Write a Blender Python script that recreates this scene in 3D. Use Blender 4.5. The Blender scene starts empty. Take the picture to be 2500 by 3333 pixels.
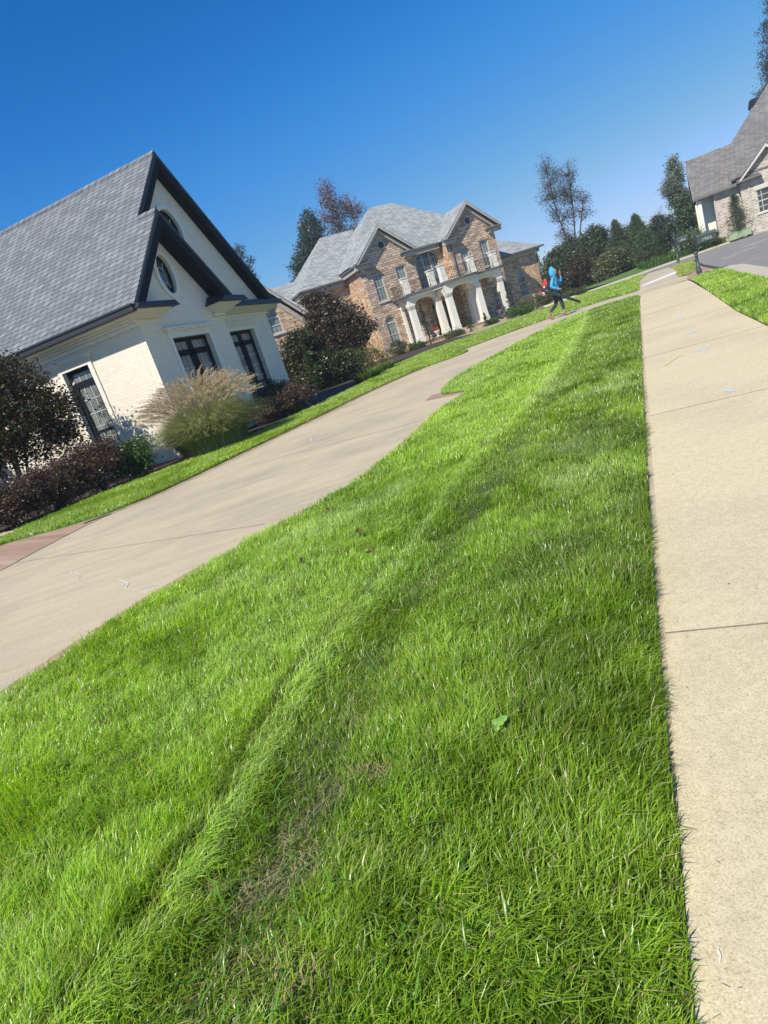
import bpy, bmesh, math, random
import numpy as np
from mathutils import Vector, Matrix
from mathutils.geometry import tessellate_polygon
C = bpy.context.scene.collection
SC = bpy.context.scene
rad = math.radians

# ------------------------------------------------------------------ camera
F_PX, W_PX = 2030.0, 2500.0
ROLL = math.atan2(2510, 7480); PITCH = math.atan(520 / 2030)
cd = bpy.data.cameras.new('camera'); cam = bpy.data.objects.new('camera', cd); C.objects.link(cam)
cd.sensor_fit = 'HORIZONTAL'; cd.sensor_width = 36.0; cd.lens = 36.0 * F_PX / W_PX
cd.clip_start = 0.05; cd.clip_end = 3000
fwd = Vector((0, math.cos(PITCH), -math.sin(PITCH))); up0 = Vector((0, math.sin(PITCH), math.cos(PITCH)))
right = math.cos(ROLL) * Vector((1, 0, 0)) - math.sin(ROLL) * up0
upv = math.sin(ROLL) * Vector((1, 0, 0)) + math.cos(ROLL) * up0
mw = Matrix((right, upv, -fwd)).transposed().to_4x4(); mw.translation = Vector((0, 0, 1.1))
cam.matrix_world = mw
SC.camera = cam

# ------------------------------------------------------------------ light
SUN_AZ, SUN_EL = 220.0, 46.0
w = bpy.data.worlds.new('World'); SC.world = w; w.use_nodes = True
nt = w.node_tree; nt.nodes.clear()
sky = nt.nodes.new('ShaderNodeTexSky'); sky.sky_type = 'NISHITA'; sky.sun_disc = False
sky.sun_elevation = rad(SUN_EL); sky.sun_rotation = rad(SUN_AZ)
sky.altitude = 300; sky.air_density = 1.0; sky.dust_density = 0.15; sky.ozone_density = 3.0
# overall colour balance of the sky (a clear, deep, slightly polarised blue)
sp = nt.nodes.new('ShaderNodeSeparateColor'); cb = nt.nodes.new('ShaderNodeCombineColor'); EXPO = 0.5
nt.links.new(sky.outputs[0], sp.inputs[0])
CURVES = (((.0, .0), (.119, .003), (.204, .040), (.262, .078), (.473, .235), (1, .56)), ((.0, .0), (.208, .138), (.347, .270), (.439, .332), (.725, .505), (1, .66)), ((.0, .0), (.20, .26), (.39, .486), (.597, .715), (.7245, .765), (.985, .832), (1, .86)))
for i, cv in enumerate(CURVES):
    m1 = nt.nodes.new('ShaderNodeMath'); m1.operation = 'MULTIPLY'; m1.inputs[1].default_value = 0.125
    fc = nt.nodes.new('ShaderNodeFloatCurve'); c0 = fc.mapping.curves[0]
    while len(c0.points) < len(cv): c0.points.new(.5, .5)
    for p_, q_ in zip(c0.points, cv): p_.location = q_; p_.handle_type = 'AUTO_CLAMPED'
    fc.mapping.update()
    m2 = nt.nodes.new('ShaderNodeMath'); m2.operation = 'MULTIPLY'; m2.inputs[1].default_value = 1 / 0.125 / 2 ** EXPO
    nt.links.new(sp.outputs[i], m1.inputs[0]); nt.links.new(m1.outputs[0], fc.inputs['Value']); nt.links.new(fc.outputs[0], m2.inputs[0]); nt.links.new(m2.outputs[0], cb.inputs[i])
bg = nt.nodes.new('ShaderNodeBackground'); bg.inputs['Strength'].default_value = 0.125
wo = nt.nodes.new('ShaderNodeOutputWorld')
nt.links.new(cb.outputs[0], bg.inputs['Color'])
nt.links.new(bg.outputs[0], wo.inputs['Surface'])
sl = bpy.data.lights.new('sun', 'SUN'); sl.energy = 4.15; sl.angle = rad(0.53); sl.color = (1.0, 0.93, 0.80)
so = bpy.data.objects.new('sun', sl); C.objects.link(so)
sd = Vector((math.sin(rad(SUN_AZ)) * math.cos(rad(SUN_EL)), math.cos(rad(SUN_AZ)) * math.cos(rad(SUN_EL)), math.sin(rad(SUN_EL))))
so.rotation_euler = sd.to_track_quat('Z', 'Y').to_euler()
SC.view_settings.view_transform = 'Standard'; SC.view_settings.look = 'None'
SC.view_settings.gamma = 1.0; SC.view_settings.exposure = EXPO
SC.render.engine = 'CYCLES'
SC.cycles.use_denoising = True
try: SC.cycles.denoiser = 'OPENIMAGEDENOISE'; SC.cycles.denoising_prefilter = 'ACCURATE'
except Exception: pass
SC.cycles.max_bounces = 8; SC.cycles.transparent_max_bounces = 8
SC.cycles.diffuse_bounces = 3; SC.cycles.glossy_bounces = 3

# ------------------------------------------------------------------ materials
def newmat(name):
    m = bpy.data.materials.new(name); m.use_nodes = True
    n = m.node_tree; n.nodes.clear()
    out = n.nodes.new('ShaderNodeOutputMaterial'); b = n.nodes.new('ShaderNodeBsdfPrincipled')
    n.links.new(b.outputs[0], out.inputs[0])
    return m, n, b, out
def N(n, t, **k):
    x = n.nodes.new(t)
    for a, v in k.items():
        if hasattr(x, a): setattr(x, a, v)
        else: x.inputs[a.replace('_', ' ')].default_value = v
    return x
def c4(c): return (c[0], c[1], c[2], 1)
def ramp(n, fac, stops):
    r = n.nodes.new('ShaderNodeValToRGB'); n.links.new(fac, r.inputs[0])
    while len(r.color_ramp.elements) < len(stops): r.color_ramp.elements.new(0.5)
    for e, (p, c) in zip(r.color_ramp.elements, stops): e.position = p; e.color = c4(c)
    return r
def mixc(n, f, a, b, mode='MIX'):
    m = n.nodes.new('ShaderNodeMix'); m.data_type = 'RGBA'; m.blend_type = mode
    for s, v in ((m.inputs[0], f), (m.inputs[6], a), (m.inputs[7], b)):
        if isinstance(v, (int, float)): s.default_value = v
        elif isinstance(v, tuple): s.default_value = c4(v)
        else: n.links.new(v, s)
    return m.outputs[2]
def plain(name, col, rough=0.6, var=0.12, scale=6.0, bump=0.0, bscale=40, metal=0.0, spec=0.5, coat=0.0):
    m, n, b, o = newmat(name)
    tc = N(n, 'ShaderNodeTexCoord')
    nz = N(n, 'ShaderNodeTexNoise', Scale=scale, Detail=6.0, Roughness=0.6)
    n.links.new(tc.outputs['Object'], nz.inputs['Vector'])
    lo = tuple(x * (1 - var) for x in col); hi = tuple(min(1, x * (1 + var)) for x in col)
    r = ramp(n, nz.outputs[0], [(0.3, lo), (0.7, hi)])
    n.links.new(r.outputs[0], b.inputs['Base Color'])
    b.inputs['Roughness'].default_value = rough; b.inputs['Metallic'].default_value = metal
    b.inputs['Specular IOR Level'].default_value = spec; b.inputs['Coat Weight'].default_value = coat
    if bump:
        n2 = N(n, 'ShaderNodeTexNoise', Scale=bscale, Detail=4.0)
        n.links.new(tc.outputs['Object'], n2.inputs['Vector'])
        bp = N(n, 'ShaderNodeBump', Strength=bump, Distance=0.02)
        n.links.new(n2.outputs[0], bp.inputs['Height']); n.links.new(bp.outputs[0], b.inputs['Normal'])
    return m
def uvz(n, zk=1.0, zs=0.0):
    """(x+y, z*zk): walls and roof slopes that follow either local axis"""
    tc = N(n, 'ShaderNodeTexCoord'); s = N(n, 'ShaderNodeSeparateXYZ'); n.links.new(tc.outputs['Object'], s.inputs[0])
    a = N(n, 'ShaderNodeMath', operation='ADD'); n.links.new(s.outputs[0], a.inputs[0]); n.links.new(s.outputs[1], a.inputs[1])
    z = N(n, 'ShaderNodeMath', operation='MULTIPLY'); n.links.new(s.outputs[2], z.inputs[0]); z.inputs[1].default_value = zk
    c = N(n, 'ShaderNodeCombineXYZ'); n.links.new(a.outputs[0], c.inputs[0]); n.links.new(z.outputs[0], c.inputs[1])
    return tc, c.outputs[0]
def brick(name, cols, mortar, bw=0.21, bh=0.075, ms=0.012, bump=0.4, wob=0.02, rough=0.85, zk=1.0, mfac=1.0, nz_mix=0.25, stain=None):
    m, n, b, o = newmat(name)
    tc, v = uvz(n, zk)
    if wob:
        nz = N(n, 'ShaderNodeTexNoise', Scale=2.2 if wob < 0.04 else 3.5, Detail=3.0)
        n.links.new(tc.outputs['Object'], nz.inputs['Vector'])
        mm = N(n, 'ShaderNodeVectorMath', operation='MULTIPLY_ADD'); n.links.new(nz.outputs[1], mm.inputs[0])
        mm.inputs[1].default_value = (wob, wob, 0); n.links.new(v, mm.inputs[2]); v = mm.outputs[0]
    br = N(n, 'ShaderNodeTexBrick'); n.links.new(v, br.inputs['Vector'])
    br.offset = 0.5; br.inputs['Scale'].default_value = 1.0
    br.inputs['Brick Width'].default_value = bw; br.inputs['Row Height'].default_value = bh
    br.inputs['Mortar Size'].default_value = ms; br.inputs['Mortar Smooth'].default_value = 0.3
    br.inputs['Color1'].default_value = (0, 0, 0, 1); br.inputs['Color2'].default_value = (1, 1, 1, 1)
    br.inputs['Mortar'].default_value = (0.5, 0.5, 0.5, 1); br.inputs['Bias'].default_value = 0
    k = len(cols) - 1
    r = ramp(n, br.outputs['Color'], [(i / k, c) for i, c in enumerate(cols)])
    col = mixc(n, br.outputs['Fac'], r.outputs[0], tuple(mortar))
    n2 = N(n, 'ShaderNodeTexNoise', Scale=1.3, Detail=8.0, Roughness=0.7); n.links.new(tc.outputs['Object'], n2.inputs['Vector'])
    r2 = ramp(n, n2.outputs[0], [(0.25, (1 - nz_mix,) * 3), (0.75, (1 + 0,) * 3)])
    col = mixc(n, 1.0, col, r2.outputs[0], 'MULTIPLY')
    n.links.new(col, b.inputs['Base Color']); b.inputs['Roughness'].default_value = rough
    h = N(n, 'ShaderNodeMath', operation='MULTIPLY_ADD'); n.links.new(br.outputs['Fac'], h.inputs[0]); h.inputs[1].default_value = -mfac
    n3 = N(n, 'ShaderNodeTexNoise', Scale=9.0, Detail=5.0); n.links.new(tc.outputs['Object'], n3.inputs['Vector'])
    n.links.new(n3.outputs[0], h.inputs[2])
    bp = N(n, 'ShaderNodeBump', Strength=bump, Distance=0.03); n.links.new(h.outputs[0], bp.inputs['Height'])
    n.links.new(bp.outputs[0], b.inputs['Normal'])
    return m
def attrmat(name, rough=0.5, trans=0.35, spec=0.4):
    m, n, b, o = newmat(name)
    a = N(n, 'ShaderNodeAttribute', attribute_name='col')
    n.links.new(a.outputs['Color'], b.inputs['Base Color']); b.inputs['Roughness'].default_value = rough
    b.inputs['Specular IOR Level'].default_value = spec
    t = N(n, 'ShaderNodeBsdfTranslucent'); 
    g = N(n, 'ShaderNodeHueSaturation', Saturation=1.15, Value=1.25); n.links.new(a.outputs['Color'], g.inputs['Color'])
    n.links.new(g.outputs[0], t.inputs[0])
    mx = N(n, 'ShaderNodeMixShader'); mx.inputs[0].default_value = trans
    n.links.new(b.outputs[0], mx.inputs[1]); n.links.new(t.outputs[0], mx.inputs[2]); n.links.new(mx.outputs[0], o.inputs[0])
    return m
def concrete(name, base, tint, streak=0.8, seed=0.0):
    m, n, b, o = newmat(name)
    tc = N(n, 'ShaderNodeTexCoord')
    mp = N(n, 'ShaderNodeMapping'); mp.inputs['Location'].default_value = (seed, seed, 0); n.links.new(tc.outputs['Object'], mp.inputs[0])
    big = N(n, 'ShaderNodeTexNoise', Scale=0.55, Detail=7.0, Roughness=0.62); n.links.new(mp.outputs[0], big.inputs['Vector'])
    # long broom / tyre streaks following the drive direction
    m2 = N(n, 'ShaderNodeMapping'); m2.inputs['Rotation'].default_value = (0, 0, rad(58)); m2.inputs['Scale'].default_value = (0.35, 5.0, 1)
    n.links.new(tc.outputs['Object'], m2.inputs[0])
    st = N(n, 'ShaderNodeTexNoise', Scale=1.2, Detail=6.0, Roughness=0.6); n.links.new(m2.outputs[0], st.inputs['Vector'])
    fine = N(n, 'ShaderNodeTexNoise', Scale=240.0, Detail=2.0, Roughness=0.8); n.links.new(mp.outputs[0], fine.inputs['Vector'])
    med = N(n, 'ShaderNodeTexNoise', Scale=30.0, Detail=6.0, Roughness=0.75); n.links.new(mp.outputs[0], med.inputs['Vector'])
    r = ramp(n, big.outputs[0], [(0.36, tint), (0.56, base)])
    d1 = ramp(n, st.outputs[0], [(0.3, (streak, streak, streak * .98)), (0.6, (1, 1, 1))])
    d2 = ramp(n, fine.outputs[0], [(0.30, (0.62, 0.57, 0.48)), (0.46, (0.96, 0.95, 0.93)), (0.58, (1.0, 1.0, 1.0)), (0.72, (1.16, 1.15, 1.12))])
    d3 = ramp(n, med.outputs[0], [(0.3, (0.84, 0.83, 0.8)), (0.6, (1, 1, 1))])
    c = mixc(n, 1.0, r.outputs[0], d1.outputs[0], 'MULTIPLY'); c = mixc(n, 1.0, c, d2.outputs[0], 'MULTIPLY'); c = mixc(n, 1.0, c, d3.outputs[0], 'MULTIPLY')
    n.links.new(c, b.inputs['Base Color']); b.inputs['Roughness'].default_value = 0.85
    b.inputs['Specular IOR Level'].default_value = 0.25
    bp = N(n, 'ShaderNodeBump', Strength=0.35, Distance=0.004); n.links.new(fine.outputs[0], bp.inputs['Height']); n.links.new(bp.outputs[0], b.inputs['Normal'])
    return m
M = {}
M['white_brick'] = brick('white_painted_brick', [(0.78, 0.715, 0.60), (0.81, 0.745, 0.63), (0.84, 0.775, 0.66)], (0.70, 0.64, 0.535), 0.24, 0.085, 0.006, 0.2, 0.03, 0.6, nz_mix=0.06)
M['white_trim'] = plain('white_painted_trim', (0.80, 0.765, 0.685), 0.5, 0.05)
M['dark_trim'] = plain('charcoal_painted_wood', (0.009, 0.013, 0.022), 0.75, 0.2, spec=0.15)
M['gutter'] = plain('dark_grey_gutter_metal', (0.035, 0.04, 0.048), 0.5, 0.1, spec=0.3)
M['white_muntin'] = plain('pale_muntin_paint', (0.55, 0.56, 0.54), 0.5, 0.03)
M['shingle_a'] = brick('grey_blue_roof_shingle', [(0.145, 0.156, 0.172), (0.18, 0.193, 0.212), (0.21, 0.223, 0.242), (0.25, 0.263, 0.28)], (0.055, 0.06, 0.07), 0.25, 0.17, 0.016, 0.5, 0.015, 0.9, zk=1.42, nz_mix=0.15)
M['shingle_b'] = brick('pale_grey_roof_shingle', [(0.25, 0.27, 0.27), (0.31, 0.33, 0.325), (0.36, 0.38, 0.37), (0.43, 0.445, 0.43)], (0.15, 0.16, 0.165), 0.34, 0.22, 0.014, 0.4, 0.02, 0.9, zk=1.4, nz_mix=0.15)
M['shingle_c'] = brick('brown_grey_roof_shingle', [(0.15, 0.14, 0.135), (0.18, 0.168, 0.162), (0.21, 0.198, 0.19), (0.245, 0.23, 0.225)], (0.09, 0.087, 0.087), 0.34, 0.2, 0.014, 0.4, 0.02, 0.9, zk=1.4, nz_mix=0.2)
M['brick_b'] = brick('tan_brown_brick', [(0.28, 0.13, 0.075), (0.46, 0.25, 0.15), (0.58, 0.36, 0.22), (0.66, 0.46, 0.30), (0.80, 0.68, 0.52)], (0.64, 0.50, 0.34), 0.26, 0.105, 0.014, 0.25, 0.02)
M['stone'] = brick('ledger_stone', [(0.42, 0.29, 0.21), (0.60, 0.44, 0.33), (0.74, 0.57, 0.43), (0.84, 0.69, 0.53)], (0.20, 0.14, 0.10), 0.46, 0.17, 0.018, 0.4, 0.16, 0.95, nz_mix=0.35)
M['brick_c'] = brick('pale_tan_brick', [(0.22, 0.17, 0.14), (0.34, 0.28, 0.235), (0.46, 0.40, 0.335), (0.58, 0.52, 0.45)], (0.68, 0.63, 0.55), 0.32, 0.12, 0.028, 0.3, 0.015)
M['taupe'] = plain('taupe_painted_trim', (0.46, 0.43, 0.385), 0.55, 0.06)
M['taupe_d'] = plain('dark_taupe_gutter', (0.13, 0.125, 0.12), 0.45, 0.08)
M['cream'] = plain('cream_window_trim', (0.56, 0.53, 0.46), 0.55, 0.05)
M['iron'] = plain('dark_bronze_railing', (0.035, 0.025, 0.02), 0.45, 0.1)
M['porch_floor'] = plain('tan_flagstone', (0.50, 0.38, 0.27), 0.8, 0.2, 3, 0.3)
M['red_paver'] = brick('red_brick_pavers', [(0.36, 0.22, 0.14), (0.43, 0.27, 0.18), (0.47, 0.31, 0.21), (0.52, 0.37, 0.26)], (0.38, 0.30, 0.22), 0.2, 0.1, 0.008, 0.3, 0.01)
def glass(name, base, rough=0.06):
    m, n, b, o = newmat(name)
    tc = N(n, 'ShaderNodeTexCoord'); nz = N(n, 'ShaderNodeTexNoise', Scale=1.8, Detail=4.0); n.links.new(tc.outputs['Object'], nz.inputs['Vector'])
    r = ramp(n, nz.outputs[0], [(0.35, tuple(x * 0.55 for x in base)), (0.65, base)])
    n.links.new(r.outputs[0], b.inputs['Base Color']); b.inputs['Roughness'].default_value = rough
    b.inputs['Specular IOR Level'].default_value = 0.8
    wv = N(n, 'ShaderNodeTexNoise', Scale=3.0, Detail=1.0); n.links.new(tc.outputs['Object'], wv.inputs['Vector'])
    bp = N(n, 'ShaderNodeBump', Strength=0.05, Distance=0.05); n.links.new(wv.outputs[0], bp.inputs['Height']); n.links.new(bp.outputs[0], b.inputs['Normal'])
    return m
M['glass_w'] = glass('window_glass_with_blind', (0.20, 0.22, 0.21))
M['glass_d'] = glass('dark_window_glass', (0.05, 0.06, 0.065))
M['glass_g'] = glass('grey_green_window_glass', (0.21, 0.25, 0.24))
M['concrete'] = concrete('driveway_concrete', (0.62, 0.53, 0.365), (0.49, 0.43, 0.315), 0.86)
M['walk'] = concrete('sidewalk_concrete', (0.72, 0.62, 0.41), (0.62, 0.535, 0.365), 0.96, 7)
M['new_concrete'] = plain('bright_new_concrete', (0.75, 0.73, 0.68), 0.8, 0.06, 10, 0.1)
M['asphalt'] = plain('pale_worn_asphalt', (0.25, 0.235, 0.21), 0.85, 0.14, 1.2, 0.3, 150, spec=0.3)
M['kerb'] = plain('tan_concrete_kerb', (0.50, 0.44, 0.33), 0.85, 0.12, 3, 0.2, 100)
M['line'] = plain('worn_white_road_paint', (0.55, 0.55, 0.53), 0.7, 0.2, 20)
M['mulch'] = plain('dark_bark_mulch', (0.055, 0.036, 0.024), 0.95, 0.5, 30, 0.9, 60)
M['straw_bed'] = plain('pale_pine_straw_bed', (0.36, 0.32, 0.17), 0.95, 0.3, 6, 0.8, 60)
M['soil'] = plain('lawn_soil_and_thatch', (0.085, 0.10, 0.03), 0.95, 0.4, 25, 0.8, 90)
M['far_grass'] = plain('far_lawn_turf', (0.10, 0.17, 0.035), 0.95, 0.35, 2.0, 0.6, 60)
M['bark'] = plain('grey_brown_bark', (0.10, 0.08, 0.065), 0.9, 0.3, 12, 0.6, 30)
M['bark_pale'] = plain('pale_smooth_bark', (0.26, 0.22, 0.18), 0.8, 0.3, 12, 0.3, 30)
M['grass'] = attrmat('grass_blade', 0.33, 0.45, 0.6)
M['leaf'] = attrmat('broad_leaf', 0.38, 0.25, 0.5)
M['leaf_matt'] = attrmat('soft_leaf', 0.6, 0.35, 0.3)
M['plume'] = attrmat('dry_seed_plume', 0.8, 0.4, 0.2)
M['skin'] = plain('skin', (0.42, 0.24, 0.17), 0.5, 0.06)
M['blue_cloth'] = plain('bright_blue_fleece', (0.05, 0.36, 0.68), 0.85, 0.15, 14, 0.5, 20)
M['navy_cloth'] = plain('dark_navy_leggings', (0.022, 0.036, 0.048), 0.8, 0.2, 10, 0.3, 30)
M['boot'] = plain('tan_suede_boot', (0.30, 0.20, 0.115), 0.8, 0.15, 20, 0.3)
M['black_plastic'] = plain('black_plastic', (0.03, 0.033, 0.036), 0.3, 0.1)
M['red_plastic'] = plain('red_plastic', (0.62, 0.03, 0.035), 0.35, 0.08)
M['grey_metal'] = plain('grey_cast_metal', (0.35, 0.35, 0.35), 0.4, 0.1, metal=0.6)
M['mailbox'] = plain('dark_green_grey_cast_iron', (0.06, 0.08, 0.076), 0.45, 0.12)
M['digits'] = plain('pale_grey_digits', (0.42, 0.45, 0.46), 0.4, 0.05)
M['digits_w'] = plain('white_digits', (0.6, 0.63, 0.62), 0.4, 0.05)
M['green_box'] = plain('pale_green_painted_steel', (0.28, 0.36, 0.22), 0.55, 0.08)
M['urn'] = plain('white_cast_stone', (0.62, 0.60, 0.55), 0.7, 0.1)
M['hair'] = plain('dark_brown_hair', (0.03, 0.015, 0.01), 0.6, 0.1)

# ------------------------------------------------------------------ object helpers
def tag(o, label=None, cat=None, group=None, kind=None):
    if label: o['label'] = label
    if cat: o['category'] = cat
    if group: o['group'] = group
    if kind: o['kind'] = kind
    return o
def thing(name, label, cat, loc=(0, 0, 0), rz=0, group=None):
    o = bpy.data.objects.new(name, None); C.objects.link(o)
    o.location = loc; o.rotation_euler = (0, 0, rz); o.empty_display_size = 0.3
    return tag(o, label, cat, group)
def link(name, me, mat, parent=None):
    o = bpy.data.objects.new(name, me); C.objects.link(o)
    if mat is not None: me.materials.append(mat)
    if parent is not None: o.parent = parent
    return o
def nmesh(name, v, faces, mat, parent=None, col=None, smooth=False):
    """faces: list of (n,k) int arrays"""
    me = bpy.data.meshes.new(name)
    v = np.asarray(v, np.float32)
    me.vertices.add(len(v)); me.vertices.foreach_set('co', v.ravel())
    loops = np.concatenate([f.ravel() for f in faces]).astype(np.int32)
    tot = np.concatenate([np.full(len(f), f.shape[1]) for f in faces]).astype(np.int32)
    start = np.concatenate([[0], np.cumsum(tot)[:-1]]).astype(np.int32)
    me.loops.add(len(loops)); me.loops.foreach_set('vertex_index', loops)
    me.polygons.add(len(tot)); me.polygons.foreach_set('loop_start', start)
    me.update(calc_edges=True)
    if smooth: me.polygons.foreach_set('use_smooth', np.ones(len(tot), bool))
    if col is not None:
        a = me.attributes.new('col', 'FLOAT_COLOR', 'POINT')
        c = np.ones((len(v), 4), np.float32); c[:, :3] = col
        a.data.foreach_set('color', c.ravel())
    return link(name, me, mat, parent)
class MB:
    def __init__(s): s.v = []; s.f = []
    def add(s, vs, fs):
        b = len(s.v); s.v += [tuple(p) for p in vs]; s.f += [tuple(b + i for i in f) for f in fs]; return s
    def box(s, x0, x1, y0, y1, z0, z1):
        return s.add([(x0, y0, z0), (x1, y0, z0), (x1, y1, z0), (x0, y1, z0), (x0, y0, z1), (x1, y0, z1), (x1, y1, z1), (x0, y1, z1)],
                     [(0, 3, 2, 1), (4, 5, 6, 7), (0, 1, 5, 4), (1, 2, 6, 5), (2, 3, 7, 6), (3, 0, 4, 7)])
    def taper(s, cx, cy, z0, z1, w0, w1, d0=None, d1=None):
        d0 = d0 or w0; d1 = d1 or w1; vs = []
        for z, a, b in ((z0, w0 / 2, d0 / 2), (z1, w1 / 2, d1 / 2)): vs += [(cx - a, cy - b, z), (cx + a, cy - b, z), (cx + a, cy + b, z), (cx - a, cy + b, z)]
        return s.add(vs, [(0, 3, 2, 1), (4, 5, 6, 7), (0, 1, 5, 4), (1, 2, 6, 5), (2, 3, 7, 6), (3, 0, 4, 7)])
    def hull(s, top, bot):
        n = len(top); vs = list(top) + list(bot)
        return s.add(vs, [tuple(range(n)), tuple(range(2 * n - 1, n - 1, -1))] + [(i, n + i, n + (i + 1) % n, (i + 1) % n) for i in range(n)])
    def sheet(s, pts, t):
        """a slab hanging t below the polygon"""
        return s.hull(pts, [(x, y, z - t) for x, y, z in pts])
    def slab(s, fr, outer, holes=(), t=0.2, w0=0.0):
        rings = [list(outer)] + [list(h) for h in holes]
        def area(r): return sum(r[i][0] * r[(i + 1) % len(r)][1] - r[(i + 1) % len(r)][0] * r[i][1] for i in range(len(r)))
        rings = [r if (area(r) > 0) == (i == 0) else r[::-1] for i, r in enumerate(rings)]
        flat = [p for r in rings for p in r]
        tris = tessellate_polygon([[Vector((p[0], p[1], 0)) for p in r] for r in rings])
        n = len(flat); b = len(s.v)
        s.v += [fr(p[0], p[1], w0) for p in flat] + [fr(p[0], p[1], w0 - t) for p in flat]
        for a, c, d in tris:
            A, B, D = flat[a], flat[c], flat[d]
            ccw = (B[0] - A[0]) * (D[1] - A[1]) - (B[1] - A[1]) * (D[0] - A[0]) > 0
            if not ccw: c, d = d, c
            s.f.append((b + a, b + c, b + d)); s.f.append((b + n + a, b + n + d, b + n + c))
        k = 0
        for r in rings:
            m = len(r)
            for i in range(m):
                i0, i1 = b + k + i, b + k + (i + 1) % m; s.f.append((i0, i0 + n, i1 + n, i1))
            k += m
        return s
    def tube(s, pts, rs, n=8, caps=True):
        pts = [Vector(p) for p in pts]; rs = rs if isinstance(rs, (list, tuple)) else [rs] * len(pts); b = len(s.v)
        for i, p in enumerate(pts):
            d = (pts[min(i + 1, len(pts) - 1)] - pts[max(i - 1, 0)]).normalized()
            a = d.cross(Vector((0, 0, 1)) if abs(d.z) < 0.9 else Vector((1, 0, 0))).normalized(); c = d.cross(a)
            for k in range(n):
                t = 2 * math.pi * k / n; s.v.append(tuple(p + (a * math.cos(t) + c * math.sin(t)) * rs[i]))
        for i in range(len(pts) - 1):
            for k in range(n):
                s.f.append((b + i * n + k, b + i * n + (k + 1) % n, b + (i + 1) * n + (k + 1) % n, b + (i + 1) * n + k))
        if caps:
            s.f.append(tuple(b + k for k in range(n))[::-1]); s.f.append(tuple(b + (len(pts) - 1) * n + k for k in range(n)))
        return s
    def lathe(s, prof, cx=0, cy=0, n=16):
        b = len(s.v)
        for z, r in prof:
            for k in range(n): s.v.append((cx + r * math.cos(2 * math.pi * k / n), cy + r * math.sin(2 * math.pi * k / n), z))
        for i in range(len(prof) - 1):
            for k in range(n): s.f.append((b + i * n + k, b + i * n + (k + 1) % n, b + (i + 1) * n + (k + 1) % n, b + (i + 1) * n + k))
        s.f.append(tuple(b + k for k in range(n))[::-1]); s.f.append(tuple(b + (len(prof) - 1) * n + k for k in range(n)))
        return s
    def clusters(s, gap=0.03):
        n = len(s.v); par = list(range(n))
        def find(a):
            while par[a] != a: par[a] = par[par[a]]; a = par[a]
            return a
        for f in s.f:
            for i in f[1:]: par[find(i)] = find(f[0])
        isl = {}
        for i, p in enumerate(s.v):
            r = find(i); b = isl.setdefault(r, [list(p), list(p)])
            for k in range(3): b[0][k] = min(b[0][k], p[k]); b[1][k] = max(b[1][k], p[k])
        keys = list(isl); grp = {k: k for k in keys}
        def gf(a):
            while grp[a] != a: a = grp[a]
            return a
        for i, a in enumerate(keys):
            for b in keys[i + 1:]:
                A, B = isl[a], isl[b]
                if all(A[0][k] - gap <= B[1][k] and B[0][k] - gap <= A[1][k] for k in range(3)): grp[gf(b)] = gf(a)
        out = {}
        for f in s.f: out.setdefault(gf(find(f[0])), []).append(f)
        res = []
        for fs in out.values():
            m = MB(); mp = {}
            for f in fs:
                for i in f:
                    if i not in mp: mp[i] = len(m.v); m.v.append(s.v[i])
                m.f.append(tuple(mp[i] for i in f))
            res.append(m)
        return res
    def build(s, name, mat, parent=None, smooth=False, bevel=0.0):
        if parent is not None and name in ('cornice', 'fascia', 'gutter', 'ridge_cap', 'lintel', 'eave_return', 'downspout', 'wall', 'rake_trim', 'roof', 'porch', 'porch_steps', 'railing'):
            cl = s.clusters()
            if len(cl) > 1: return [m.build1(name, mat, parent, smooth, bevel) for m in cl][0]
        return s.build1(name, mat, parent, smooth, bevel)
    def build1(s, name, mat, parent=None, smooth=False, bevel=0.0):
        me = bpy.data.meshes.new(name); me.from_pydata(s.v, [], s.f); me.update()
        if smooth: me.polygons.foreach_set('use_smooth', np.ones(len(me.polygons), bool))
        o = link(name, me, mat, parent)
        if bevel:
            bm = o.modifiers.new('bevel', 'BEVEL'); bm.width = bevel; bm.segments = 2; bm.limit_method = 'ANGLE'
        return o
def frame(o, U, Nn):
    o, U, Nn = Vector(o), Vector(U), Vector(Nn)
    return lambda u, v, w_=0.0: tuple(o + U * u + Vector((0, 0, v)) + Nn * w_)
def rect(u0, u1, v0, v1): return [(u0, v0), (u1, v0), (u1, v1), (u0, v1)]
def arched(u0, u1, v0, vs, vt, n=10):
    c = (u0 + u1) / 2; r = (u1 - u0) / 2
    return [(u0, v0), (u1, v0)] + [(c + r * math.cos(math.pi * k / n), vs + (vt - vs) * math.sin(math.pi * k / n)) for k in range(n + 1)]
def oval(cx, cz, rx, rz, n=24): return [(cx + rx * math.cos(2 * math.pi * k / n), cz + rz * math.sin(2 * math.pi * k / n)) for k in range(n)]
def inset(r, d):
    """shrink a ring towards its own middle by d on each side (approximate)"""
    us = [p[0] for p in r]; vs = [p[1] for p in r]; cu, cv = (min(us) + max(us)) / 2, (min(vs) + max(vs)) / 2
    ku = 1 - d / ((max(us) - min(us)) / 2); kv = 1 - d / ((max(vs) - min(vs)) / 2)
    return [(cu + (u - cu) * ku, cv + (v - cv) * kv) for u, v in r]
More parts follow.
